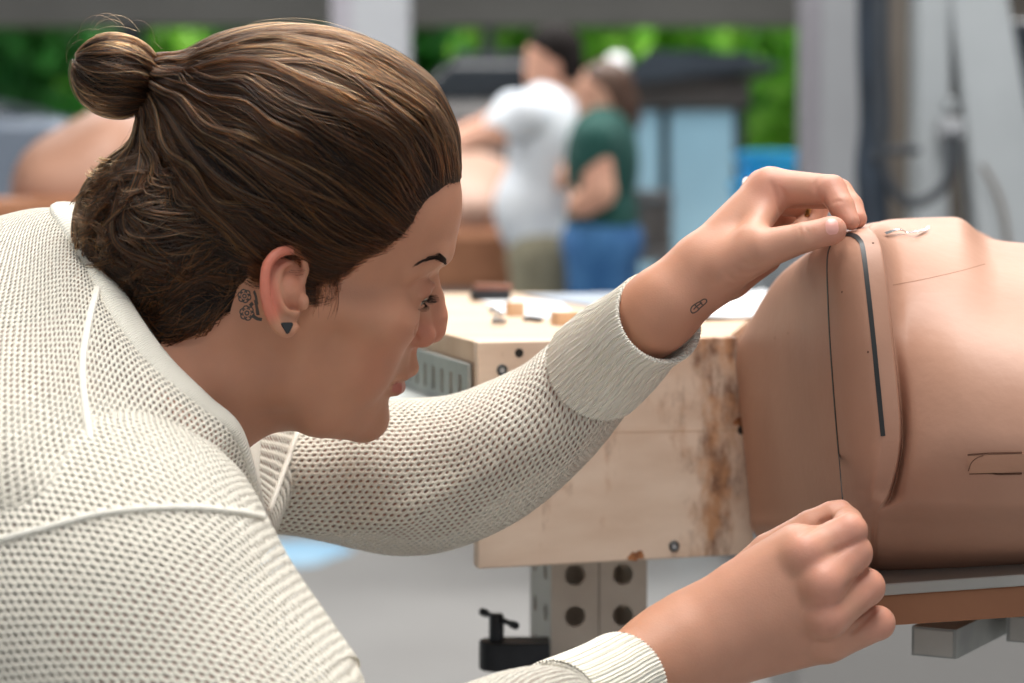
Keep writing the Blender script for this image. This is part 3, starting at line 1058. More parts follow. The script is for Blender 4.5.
mb = MB()
for ln in ([(690.5, 310.5), (692, 306.5), (697, 303), (700, 301.5), (703.5, 299.2), (706, 299.5), (706.5, 302), (703, 305.5), (700, 308), (696.5, 311.5), (692.5, 313), (690.5, 310.5)], [(693.5, 309.5), (697, 306), (702, 302.5)], [(695, 305), (698.5, 308.5)], [(700, 302), (702.5, 305)]):
    ribbon(mb, WB, ln, .0008, .00012, .0004, 1.0)
mb.build('tattoo', M['ink'], woman, smooth=True)
p, n = hit(WB, 308.5, 292)
MB().disc(p - n * .0006, n, .0010, .0008, 12, .0006).build('mole', M['mole'], woman, smooth=True)

# ---- nails
def nail(cx, cy, ax, ay, rx, ry, name):
    """a nail plate laid on the finger end; axis (ax, ay) points to the tip"""
    L_ = math.hypot(ax, ay); ax, ay = ax / L_, ay / L_
    V, cols = [], 9
    for i in range(9):
        for j in range(9):
            u, v = (i / 4 - 1), (j / 4 - 1)
            f = (abs(u) ** 3 + abs(v) ** 3) ** (1 / 3) if (u or v) else 0
            m = max(abs(u), abs(v))
            if f > 0: u, v = u * m / f, v * m / f
            x = cx + ax * u * rx - ay * v * ry; y = cy + ay * u * rx + ax * v * ry
            p, n = hit(WB, x, y)
            if p is None: return
            edge = max(abs(i - 4), abs(j - 4)) / 4
            V.append(p + n * (.00050 - .0005 * edge ** 3))
    M.setdefault('nail', mat_noise('nail', srgb(222, 158, 146), srgb(230, 170, 158), 30, 0.42))
    mk(name, np.array(V), grid_faces(9, 9), M['nail'], woman)


nail(832, 226.8, 1.0, -.12, 6.6, 8.0, 'thumbnail')

# ---- rings
mb = MB().ring(P(805, 205, 1.537), P(815, 206, 1.54) - P(760, 197, 1.533), .0098, .0016)
tag(mb.build('ring', M['gold'], woman, smooth=True, sharp=180), 'brass patterned ring')
mb = MB().disc(P(748.5, 183, 1.555), ray(700, 200) * -1 + np.array([-.5, 0, .6]), .0046, .0035, 16, .003)
tag(mb.build('pearl', M['white_cap'], woman, smooth=True), 'round white bead of a ring')

# ================================================================== HAIR
hl_px = [(459, 178, 0), (441, 182, -22), (426, 194, -34), (415, 207, -42), (410, 221, -47), (399, 236, -53), (383, 247, -58), (366, 256, -61), (350, 268, -63), (336, 284, -65), (328, 300, -66), (316, 282, -67), (305, 256, -70), (285, 258, -70), (266, 270, -70), (254, 281, -68), (241, 291, -64), (232, 314, -60), (205, 332, -55), (180, 338, -50)]
POLY = [hpix(*q)[[0, 2]] for q in hl_px]
POLY += [np.array(q, float) for q in ((-80, -75), (-160, -70), (-170, 60), (-150, 220), (110, 220), (96, 96))]
POLY = np.array(POLY)


def poly_in(xz):
    """signed distance to the hair outline seen from the side, positive where hair grows (mm)"""
    d = np.full(len(xz), 1e9); ins = np.zeros(len(xz), bool)
    n = len(POLY)
    for i in range(n):
        a, b = POLY[i], POLY[(i + 1) % n]
        ab = b - a; t = np.clip((xz - a) @ ab / (ab @ ab), 0, 1)
        d = np.minimum(d, np.hypot(*(xz - a - t[:, None] * ab).T))
        c = (a[1] > xz[:, 1]) != (b[1] > xz[:, 1])
        xx = (b[0] - a[0]) * (xz[:, 1] - a[1]) / (b[1] - a[1] + 1e-12) + a[0]
        ins ^= c & (xz[:, 0] < xx)
    return np.where(ins, d, -d)


SCALP = U(12, Ell((-6, 0, 46), (94, 71, 79)), Ell((0, 0, 46), (85, 66, 74)), Ell((24, 0, -12), (52, 54, 74)), Cone((-22, -1, -24), HL(P(140, 400, 1.455)[None])[0], 56, 57))
BULK = U(10, Ell((-77, -4, 6), (52, 56, 54)), Ell((-66, -8, -30), (42, 46, 30)), Cone((-70, -2, 68), (-96, -2, 84), 42, 20))


def hair_eval(p):
    w = poly_in(p[:, [0, 2]])
    pouf = 15 * np.clip((p[:, 2] - 20) / 90, 0.25, 1)
    t = np.where(w > 0, np.minimum(pouf, 1.0 + 0.30 * w), -2 + 0.6 * w)
    d = SCALP.ev(p) - t
    b = BULK.ev(p)
    b = np.maximum(b, -w * 0.6 + 1.0)
    return smin(d, b, 9)


HAIRN = Fn(hair_eval)
hv, hf = mesh_sdf(HAIRN, (-165, -110, -95), (115, 110, 175), 3.0, relax=3)
hair_cap = mk('hair', HW(hv), hf, M['scalp'], woman)
# radius map round a centre, for laying the strands
HC = np.array([-20.0, 0, 38])
nTh, nPh = 150, 300
TH = np.linspace(0, math.pi, nTh); PH = np.linspace(-math.pi, math.pi, nPh)
tg, pg = np.meshgrid(TH, PH, indexing='ij')
DIR = np.stack([np.sin(tg) * np.cos(pg), np.sin(tg) * np.sin(pg), np.cos(tg)], -1).reshape(-1, 3)
loR = np.full(len(DIR), 30.0); hiR = np.full(len(DIR), 190.0)
ss = np.linspace(190, 30, 34)
best = np.full(len(DIR), 30.0); found = np.zeros(len(DIR), bool)
for r in ss:
    m = ~found
    if not m.any(): break
    d = hair_eval(HC + DIR[m] * r)
    idx = np.where(m)[0][d < 0]
    best[idx] = r; found[idx] = True
lo_, hi_ = best.copy(), best + 5
for _ in range(6):
    mdl = (lo_ + hi_) / 2
    d = hair_eval(HC + DIR * mdl[:, None])
    lo_ = np.where(d < 0, mdl, lo_); hi_ = np.where(d < 0, hi_, mdl)
RMAP = lo_.reshape(nTh, nPh)


def rmap(d):
    t = np.arccos(np.clip(d[..., 2], -1, 1)) / math.pi * (nTh - 1)
    f = (np.arctan2(d[..., 1], d[..., 0]) + math.pi) / (2 * math.pi) * (nPh - 1)
    i = np.clip(t.astype(int), 0, nTh - 2); j = np.clip(f.astype(int), 0, nPh - 2)
    a, b = t - i, f - j
    return RMAP[i, j] * (1 - a) * (1 - b) + RMAP[i + 1, j] * a * (1 - b) + RMAP[i, j + 1] * (1 - a) * b + RMAP[i + 1, j + 1] * a * b


TIE = hpix(160, 95, -4)
tdir = TIE - HC; tlen = np.linalg.norm(tdir); tdir /= tlen


def norm(v): return v / (np.linalg.norm(v, axis=-1, keepdims=True) + 1e-12)


def flow(roots, n=34, seed=0):
    """lines over the hair from given root directions back to the tie"""
    rg = np.random.default_rng(seed)
    m = len(roots)
    om = np.arccos(np.clip(roots @ tdir, -1, 1))[:, None]
    s = np.linspace(0, 1, n)[None, :]
    w0 = np.sin((1 - s) * om) / (np.sin(om) + 1e-6); w1 = np.sin(s * om) / (np.sin(om) + 1e-6)
    d = w0[..., None] * roots[:, None] + w1[..., None] * tdir
    # the swept sides hang in a soft downward bow; the front lifts up and back
    low = np.clip((0.75 - roots[:, 2]) / 0.9, 0, 1)[:, None]
    bow = np.sin(math.pi * s ** 0.8) * (-0.30 * low + 0.10 * (1 - low))
    d = norm(d + bow[..., None] * np.array([0, 0, 1.0]))
    return d, s


# locks: shared wave and depth, many strands each
nl, per, NP = 620, 28, 34
cand = norm(RNG.normal(size=(60000, 3)))
pos = HC + cand * rmap(cand)[:, None]
w = poly_in(pos[:, [0, 2]])
cand = cand[(w > 0.6) & (cand @ tdir < 0.985)]
pos = HC + cand * rmap(cand)[:, None]
wd = poly_in(pos[:, [0, 2]])
pr = np.where(wd < 7, 3.0, 1.0) * np.where(cand[:, 1] > 0.3, 0.6, 1.0)
pick = RNG.choice(len(cand), nl, replace=False, p=pr / pr.sum())
lock = cand[pick]
spread = np.repeat(lock, per, 0)
kid = norm(spread + RNG.normal(0, 0.055, spread.shape))
kpos = HC + kid * rmap(kid)[:, None]
bad = poly_in(kpos[:, [0, 2]]) < 0.2
kid[bad] = spread[bad]
d, s = flow(kid)
lid = np.repeat(np.arange(nl), per)
ph = RNG.uniform(0, 6.28, nl)[lid]; fr = RNG.uniform(1.2, 2.6, nl)[lid]; am = (RNG.uniform(0.012, 0.040, nl) * np.where(lock[:, 2] < .5, 1.5, 1.0))[lid]
ax = norm(np.cross(tdir, kid))
wave = np.sin(ph[:, None] + fr[:, None] * 2 * math.pi * s) * am[:, None] * np.sin(math.pi * s)
d = norm(d + wave[..., None] * ax[:, None])
# gather each lock towards its middle line along the way
cl = d.reshape(nl, per, NP, 3).mean(1, keepdims=True)
g = (0.66 * np.sin(math.pi * np.linspace(0, 1, NP)) ** 0.7)[None, None, :, None]
d = norm(d.reshape(nl, per, NP, 3) * (1 - g) + cl * g).reshape(-1, NP, 3)
lift = RNG.normal(0.0, 2.3, nl)[lid][:, None] * np.clip(.45 + s * 3.5, 0, 1.15) + RNG.normal(0, .55, len(kid))[:, None]
rise = np.clip(s / 0.10, 0, 1) * np.clip((1 - s) / 0.08, 0.0, 1)
R_ = rmap(d) + lift * rise
X = HC + d * R_[..., None]
endp = TIE + RNG.normal(0, 4.5, (len(kid), 3))
e = (np.clip((s - 0.86) / 0.14, 0, 1) ** 1.5)[..., None]
X = X * (1 - e) + endp[:, None] * e
# fine short hairs softening the hairline
hp_ = []
hl = np.array(hl_px[:13], float)
for i in range(1500):
    t = RNG.uniform(0, 11.6)
    x, y, yy = cr(hl, [t])[0]
    f = cr(hl, [min(t + .2, 12)])[0] - cr(hl, [max(t - .2, 0)])[0]
    nrm_ = np.array([-f[1], f[0]]); nrm_ /= np.linalg.norm(nrm_) + 1e-9
    if nrm_ @ np.array([-.6, -.8]) < 0: nrm_ = -nrm_
    off_ = RNG.normal(-1.0, 2.6)
    x, y = x + nrm_[0] * off_, y + nrm_[1] * off_
    p, n = hit(WB, x, y)
    if p is None or np.linalg.norm(p - HO) > .14: continue
    q = HL(p); r0 = norm(q - HC)
    d1, s1 = flow(r0[None], 30)
    k_ = RNG.integers(4, 8)
    dd = d1[0][:10]
    rr = np.maximum(np.linalg.norm(q - HC) + .3, 0) + (rmap(dd) - rmap(dd[:1])) * np.linspace(0, 1, 10)
    rr = np.maximum(rr, rmap(dd) * np.clip(np.linspace(-.4, 1, 10), 0, 1)) + np.linspace(0, RNG.uniform(.2, 1.6), 10)
    hp_.append(HC + dd * rr[:, None])
hp_ = np.array(hp_)
strands('baby_hair', HW(hp_.reshape(-1, 3)).reshape(hp_.shape), np.r_[np.linspace(.00006, .00013, 5), np.linspace(.00013, .00008, 5)], M['hair'], hair_cap)
# sideburn wisps before the ear
sb_ = []
for i in range(60):
    x0_, y0_ = RNG.uniform(313, 338), RNG.uniform(268, 286)
    t = np.linspace(0, 1, 12)
    xs = x0_ + (-4 + RNG.normal(0, 3)) * t + 5 * np.sin(t * 3) * RNG.uniform(-.3, 1); ys = y0_ + RNG.uniform(14, 38) * t
    row = []
    for x, y in zip(xs, ys):
        p, n = hit(WB, x, y)
        if p is None: break
        row.append(p + n * .0008)
    if len(row) == 12: sb_.append(row)
strands('sideburn', np.array(sb_), np.linspace(.00013, .00004, 12), M['hair'], hair_cap)
strands('hair_strands', HW(X.reshape(-1, 3)).reshape(X.shape), np.r_[np.linspace(.00012, .00020, 6), np.full(NP - 6, .00020)], M['hair'], hair_cap)

# loose wavy locks hanging at the nape
nlk, k2, per2 = 150, 26, 16
cu = []
for i in range(nlk):
    px = RNG.uniform(98, 240); py = np.interp(px, [98, 160, 240], [150, 215, 280]) + RNG.normal(0, 24)
    q0 = hpix(px, py, -38 + RNG.normal(0, 14))
    L0_ = RNG.uniform(28, 66)
    back0 = norm(np.array([-0.72 + RNG.normal(0, .22), 0.10 + RNG.normal(0, .15), -0.62 + RNG.normal(0, .26)]))
    side = norm(np.cross(back0, [0, 1.0, .2]))
    a, f, p0 = RNG.uniform(2.5, 7.5), RNG.uniform(.6, 1.3), RNG.uniform(0, 6.28)
    rise_ = RNG.uniform(0, 4.5); flick = RNG.uniform(-.8, 1.5)
    for j in range(per2):
        t = np.linspace(0, 1, k2)
        q = q0 + RNG.normal(0, 2.6, 3) 
        c = q + back0 * (L0_ * RNG.uniform(.7, 1.05) * t)[:, None] + side * (a * (np.sin(p0 + f * 6.28 * t) - math.sin(p0)))[:, None]
        c += np.array([-1.0, 0, .9]) * (7 * t ** 2)[:, None] * flick
        c -= (q - q0) * (0.6 * np.sin(math.pi * t * .5))[:, None]
        dd = norm(c - HC); r = np.linalg.norm(c - HC, axis=1); lim = rmap(dd)
        up_ = lim + rise_ * np.clip(t * 4, 0, 1) + RNG.normal(0, .5)
        r = np.where(t < .6, up_, np.clip(r, lim + .5, up_ + 8 * np.clip((t - .6) / .4, 0, 1)))
        r = np.convolve(np.pad(r, 2, mode='edge'), np.ones(5) / 5, 'valid')
        cu.append(HC + dd * r[:, None])
cu = np.array(cu)
strands('nape_curls', HW(cu.reshape(-1, 3)).reshape(cu.shape), np.r_[np.full(18, .00020), np.linspace(.00020, .00008, k2 - 18)], M['hair'], hair_cap)
# a few stray hairs over the crown and nape
st = []
for i in range(150):
    dv = cand[RNG.integers(len(cand))]
    d1, s1 = flow(dv[None], 20)
    c = HC + d1[0] * (rmap(d1[0]) + 1.5 + 7 * RNG.random() * np.sin(math.pi * s1[0]) ** 1.3)[:, None]
    a = RNG.integers(0, 8); c = c[a:a + 12]
    st.append(c)
for i in range(16):
    q = hpix(RNG.uniform(88, 130), RNG.uniform(150, 290), RNG.normal(-10, 15))
    t = np.linspace(0, 1, 12)[:, None]
    st.append(q + np.array([-5 * RNG.random(), RNG.normal(0, 5), -12]) * t + np.array([RNG.normal(0, 7), 0, RNG.normal(0, 5)]) * np.sin(math.pi * t * RNG.uniform(.6, 1.3)))
st = np.array(st)
strands('stray_hair', HW(st.reshape(-1, 3)).reshape(st.shape), np.linspace(.00010, .00004, 12), M['hair'], hair_cap)

# ---- bun and tie
BC = hpix(116, 76, -2)
bx = norm(TIE - BC)                                    # towards the tie
by = norm(np.cross(bx, [0.1, -1.0, 0.25])); bz = np.cross(bx, by)
Mb = np.stack([bx, by, bz], 1)
bun_node = Xf(U(4, Ell((-1, 0, 0), (24, 23, 23.5)), Cone((12, 0, 0), (34, 0, 0), 14, 8)), BC, Mb, 1.0)
v_, f_ = mesh_sdf(bun_node, BC - 45, BC + 45, 2.4)
bun = mk('hair_bun', HW(v_), f_, M['scalp'], woman)
bb_ = []
for i in range(1500):
    az = RNG.uniform(0, 6.28)
    t = np.linspace(0.12, math.pi * RNG.uniform(.75, .98), 24)
    tw = az + 0.9 * (t / math.pi) + 0.10 * np.sin(3 * t + RNG.uniform(0, 6.28))
    r = 23.8 + RNG.normal(0, .7) + 0.7 * math.sin(az * 9)
    q = np.stack([r * 1.02 * np.cos(t), r * .97 * np.sin(t) * np.cos(tw), r * np.sin(t) * np.sin(tw)], 1)
    bb_.append(BC + q @ Mb.T)
bb_ = np.array(bb_)
strands('bun_strands', HW(bb_.reshape(-1, 3)).reshape(bb_.shape), np.full(24, .00021), M['hair'], bun)
wisp = []
for i in range(11):
    a0 = RNG.uniform(-.4, 3.0)
    t = np.linspace(0, 1, 14)
    r = 27 + 9 * RNG.random() * np.sin(math.pi * t) + 2
    aa = a0 + t * RNG.uniform(.4, 1.1)
    q = np.stack([r * np.cos(aa), RNG.normal(0, 8) + 0 * t, r * np.sin(aa)], 1)
    wisp.append(BC + q @ MH.T @ MH)
wisp = np.array(wisp)
strands('bun_wisps', HW(wisp.reshape(-1, 3)).reshape(wisp.shape), np.linspace(.00008, .00004, 14), M['hair'], bun)
mb = MB()
tc_ = HW(TIE + (BC - TIE) * .12)
mb.ring(tc_, MH @ bx, .0118, .0032)
M['hair_tie'] = mat_noise('hair_tie', srgb(40, 28, 28), srgb(56, 40, 38), 60, .7)
mb.build('hair_tie', M['hair_tie'], woman, smooth=True, sharp=180)

# ================================================================== THE JUMPER
def loop_ellipse(px, py, d, hz, hd, n=12):
    c = P(px, py, d)
    out = []
    for k in range(n):
        a = 2 * math.pi * k / n
        out.append(c + np.array([0.10 * -math.cos(a) * 0, -math.sin(a) * hd, math.cos(a) * hz]))
    return np.array(out)


LOOPS = [
    PP([(78, 209, 1.47), (100, 258, 1.415), (130, 312, 1.380), (164, 360, 1.362), (204, 400, 1.358), (238, 434, 1.372), (258, 508, 1.425), (246, 468, 1.50), (238, 410, 1.55), (214, 362, 1.565), (170, 300, 1.56), (112, 238, 1.53)]),
    PP([(48, 208, 1.475), (68, 260, 1.385), (95, 324, 1.335), (130, 380, 1.315), (172, 424, 1.312), (220, 462, 1.335), (266, 536, 1.425), (284, 508, 1.53), (302, 420, 1.60), (240, 345, 1.63), (150, 270, 1.60), (82, 222, 1.56)]),
    PP([(-20, 223, 1.48), (0, 280, 1.36), (25, 360, 1.285), (60, 445, 1.243), (120, 500, 1.232), (205, 520, 1.265), (238, 570, 1.41), (244, 560, 1.55), (270, 470, 1.66), (180, 360, 1.68), (90, 270, 1.65), (28, 228, 1.58)]),
    PP([(-120, 252, 1.48), (-110, 315, 1.36), (-90, 400, 1.265), (-60, 500, 1.228), (-10, 590, 1.232), (60, 640, 1.28), (100, 690, 1.40), (110, 700, 1.55), (100, 610, 1.66), (40, 450, 1.70), (-20, 330, 1.66), (-80, 268, 1.58)]),
    loop_ellipse(-330, 480, 1.49, .135, .185),
    loop_ellipse(-560, 530, 1.50, .140, .175),
    loop_ellipse(-780, 575, 1.50, .150, .180),
]
LOOPS = np.array(LOOPS)
su = np.concatenate([np.linspace(0, 3, 110, endpoint=False), np.linspace(3, 6, 60)])
G = cr(LOOPS, su)
kk = np.linspace(0, 12, 220, endpoint=False)
G = cr(G.transpose(1, 0, 2), kk, True).transpose(1, 0, 2)


def wrinkle(G, amp, fu, fv, seed):
    rg = np.random.default_rng(seed)
    m, n, _ = G.shape
    N = np.cross(np.gradient(G, axis=0), np.gradient(G, axis=1)); N /= np.linalg.norm(N, axis=2, keepdims=True) + 1e-12
    u = np.linspace(0, 1, m)[:, None]; v = np.linspace(0, 2 * math.pi, n, endpoint=False)[None]
    h = np.zeros((m, n))
    for i in range(7):
        h += rg.uniform(.4, 1) * np.sin(2 * math.pi * u * rg.uniform(.4, 1) * fu + v * rg.integers(1, fv + 1) + rg.uniform(0, 6.28))
    return G + N * (h * amp / 3)[..., None]


def uv_of(G, v0):
    du = np.linalg.norm(np.diff(G, axis=0), axis=2)
    du = np.concatenate([np.zeros((1, G.shape[1])), np.cumsum(du, 0)])
    kw = max(3, G.shape[1] // 18) | 1
    pad = kw // 2
    u = np.stack([np.convolve(np.r_[r[-pad:], r, r[:pad]], np.ones(kw) / kw, 'valid') for r in du])
    ring = np.linalg.norm(np.roll(G, -1, 1) - G, axis=2)
    n = G.shape[1]
    k0 = int(v0 * n) % n
    sh = np.roll(ring, n // 2 - k0, axis=1)                 # middle column sits at v0
    cs = np.concatenate([np.zeros((len(G), 1)), np.cumsum(sh, 1)[:, :-1]], 1)
    cs = cs - cs[:, n // 2:n // 2 + 1]
    v = np.roll(cs, k0 - n // 2, axis=1)
    kr = np.ones(9) / 9
    v = np.stack([np.convolve(np.pad(c, 4, mode='edge'), kr, 'valid') for c in v.T], 1)
    return np.stack([u, v], -1)


G = wrinkle(G, .0022, 3, 3, 5)
sweater = mk('sweater', G.reshape(-1, 3), grid_faces(*G.shape[:2], False, True), M['knit'], woman, uv=uv_of(G, .30).reshape(-1, 2))
SWB = bvh_of(sweater)

# collar band along the neck opening
nL = 160
t12 = np.linspace(0, 12, nL, endpoint=False)
A0 = cr(LOOPS[0], t12, True); A1 = cr(LOOPS[1], t12, True)
wfr = cr(np.array([[.95], [.62], [.55], [.46], [.34], [.30], [.3], [.3], [.3], [.4], [.6], [.9]]), t12, True)
ctr = A0.mean(0)
out_n = norm(A1 - A0)
axis = norm(np.cross(np.roll(A0, -1, 0) - np.roll(A0, 1, 0), out_n))
if (axis[40] @ np.array([0.2, -1, 0.4])) < 0: axis = -axis
prof = [(-.0045, -.003), (-.0045, .0022), (.0, .0036), (.25, .0040), (.55, .0040), (.8, .0034), (.97, .0016), (1.0, -.003)]
rows = []
for a, h in prof:
    if a < 0: rows.append(A0 + out_n * a + axis * h)
    else: rows.append(A0 + (A1 - A0) * (a * wfr) + axis * h)
Gc = np.array(rows).transpose(1, 0, 2)
uvc = np.stack([np.repeat(np.linspace(0, .75, nL)[:, None], len(prof), 1), np.repeat(np.linspace(0, .02, len(prof))[None], nL, 0)], -1)
col_o = mk('collar', Gc.reshape(-1, 3), grid_faces(nL, len(prof), True, False), M['rib'], sweater, uv=uvc.reshape(-1, 2))
tag(col_o, 'plain ribbed neckband')


def sleeve(rings, nu, nv, v0, name, seed, amp, parent=sweater, mat='knit', thick=0.0, folds=None):
    R_ = np.array(rings, float)
    t = np.linspace(0, len(R_) - 1, nu)
    q = cr(R_, t)
    C_ = np.array([P(*x[:3]) for x in q])
    T = np.gradient(C_, axis=0); T = norm(T)
    view = norm(C_ - CAM)
    N1 = norm(np.cross(T, view))                    # across, in the picture plane
    N2 = norm(np.cross(N1, T))                      # away from the viewer
    hw = q[:, 3] * q[:, 2] / FPX
    a = np.linspace(0, 2 * math.pi, nv, endpoint=False)
    G = C_[:, None] + N1[:, None] * (np.cos(a)[None, :, None] * hw[:, None, None]) + N2[:, None] * (np.sin(a)[None, :, None] * q[:, 4][:, None, None])
    if amp: G = wrinkle(G, amp, 4, 3, seed)
    if folds:
        Nn = np.cross(np.gradient(G, axis=0), np.gradient(G, axis=1)); Nn = norm(Nn)
        Nn *= np.sign((Nn * (G - C_[:, None])).sum(-1, keepdims=True))
        uu = np.linspace(0, 1, nu)[:, None]
        for (u0, u1, a0, a1, wd, hgt) in folds:
            tt = np.clip((uu - u0) / (u1 - u0), 0, 1)
            ac = a0 + (a1 - a0) * tt
            dist = (a[None] - ac + math.pi) % (2 * math.pi) - math.pi
            env = np.sin(math.pi * tt) ** .6 * (uu > u0) * (uu < u1)
            G = G + Nn * (hgt * env * np.exp(-(dist / wd) ** 2))[..., None]
    if mat == 'rib':                                # real ribs along the arm
        Nn = norm(G - C_[:, None])
        per_ = float(np.linalg.norm(np.roll(G, -1, 1) - G, axis=2).sum(1).mean())
        nr = int(per_ / .0026)
        G = G + Nn * (.00055 * np.cos(nr * a)[None, :, None])
    uv = uv_of(G, v0)
    if mat == 'rib': uv = uv[..., ::-1]
    if thick:                                       # turn the end inwards
        e = G[-1]; c = e.mean(0)
        G = np.concatenate([G, (e + T[-1] * thick * .6)[None] * .985 + .015 * (c + T[-1] * thick * .6), (c + (e - c) * .90)[None], (c + (e - c) * .89 - T[-1] * .03)[None]])
        uv = np.concatenate([uv, uv[-1:], uv[-1:], uv[-1:]])
    return mk(name, G.reshape(-1, 3), grid_faces(G.shape[0], nv, False, True), M[mat], parent, uv=uv.reshape(-1, 2))


near_rings = [(40, 478, 1.345, 130, .055), (62, 540, 1.304, 182, .076), (100, 610, 1.277, 190, .086), (165, 695, 1.262, 180, .085), (255, 800, 1.240, 172, .080), (360, 838, 1.236, 140, .070), (450, 785, 1.265, 92, .056), (520, 730, 1.31, 62, .046), (546, 717, 1.332, 51, .039), (564, 709, 1.341, 48.5, .0375)]
far_rings = [(215, 468, 1.60, 60, .055), (290, 478, 1.610, 57, .056), (355, 477, 1.618, 72, .060), (425, 474, 1.612, 77, .062), (490, 456, 1.595, 70, .058), (548, 417, 1.572, 60, .053), (588, 378, 1.550, 51, .0415), (604, 363, 1.538, 42, .034)]
sl_n = sleeve(near_rings, 190, 200, .75, 'sleeve', 3, .0022)
sl_f = sleeve(far_rings, 150, 170, .75, 'sleeve', 9, .0016, folds=[(.08, .66, math.radians(205), math.radians(268), .20, .0055), (.30, .75, math.radians(180), math.radians(215), .25, .003)])
cf_n = sleeve([(556, 712, 1.338, 52, .040), (580, 702, 1.350, 51, .039), (602, 692, 1.362, 50, .0385), (622, 682, 1.372, 50, .038)], 30, 840, .75, 'cuff', 1, 0, mat='rib', thick=.003)
cf_f = sleeve([(597, 369, 1.545, 54.5, .0435), (618, 350, 1.528, 53, .041), (640, 331, 1.508, 48, .038), (658, 318, 1.495, 48.5, .0365)], 30, 840, .75, 'cuff', 1, 0, mat='rib', thick=.003)
tag(cf_n, 'ribbed cuff'); tag(cf_f, 'ribbed cuff')

# raised seams
def cord(bvh, pts, rad, name):
    q = cr(np.array(pts, float), np.linspace(0, len(pts) - 1, 60))
    C_ = []
    for x, y in q:
        p, n = hit(bvh, x, y)
        if p is not None: C_.append(p + n * rad * .3)
    C_ = np.array(C_)
    for _ in range(3): C_[1:-1] = (C_[:-2] + C_[1:-1] * 2 + C_[2:]) / 4
    mb = MB().tube(C_, rad, 8)
    o = mb.build(name, M['rib_plain'], sweater, smooth=True)


M['rib_plain'] = mat_noise('seam_yarn', srgb(236, 230, 216), srgb(246, 242, 232), 900, .95, bump=.3, bscale=1200, spec=.15)
cord(SWB, [(96, 290), (86, 335), (82, 380), (92, 450), (110, 505)], .0022, 'seam')
jb = MB()
joined = bpy.data.meshes.new('tmp')
bpy.data.meshes.remove(joined)
SLB = bvh_of(sl_n)


class Two:
    def __init__(s, *b): s.b = b
    def ray_cast(s, o, d):
        r = [q.ray_cast(o, d) for q in s.b]
        r = [q for q in r if q[0] is not None]
        return min(r, key=lambda q: q[3]) if r else (None,) * 4


cord(Two(SWB, SLB), [(-10, 543), (40, 530), (108, 513), (180, 508), (235, 512), (262, 517)], .0019, 'seam')

cord(Two(SWB, SLB, bvh_of(sl_f)), [(301, 424), (292, 448), (280, 480), (268, 514)], .0018, 'seam')

# ---- trousers down to the floor (below and beyond the frame)
hip = P(-760, 575, 1.50)
def leg(sy): return chain([hip + np.array([.02, sy * .085, 0]), np.array([hip[0] + .10, hip[1] + sy * .10, .50]), np.array([hip[0] - .02, hip[1] + sy * .11, .07])], [.095, .068, .055], .02)
tv, tf = mesh_sdf(U(.03, Ell(hip + np.array([0.03, 0, .01]), (.13, .17, .13)), leg(-1), leg(1)), (hip[0] - .3, hip[1] - .35, -.02), (hip[0] + .35, hip[1] + .35, hip[2] + .25), .014)
mk('trousers', tv, tf, M['denim_dark'], woman)
for sy in (-1, 1):
    c = np.array([hip[0] - .02, hip[1] + sy * .11, 0])
    v_, f_ = mesh_sdf(S(.004, U(.03, Ell(c + [.06, 0, .035], (.13, .045, .045)), Cone(c + [0, 0, .04], c + [0, 0, .10], .045, .045)), Fn(lambda p: p[:, 2] - .0)), c - [.15, .1, .02], c + [.25, .1, .2], .009)
    mk('shoe', v_, f_, M['shoe'], woman)

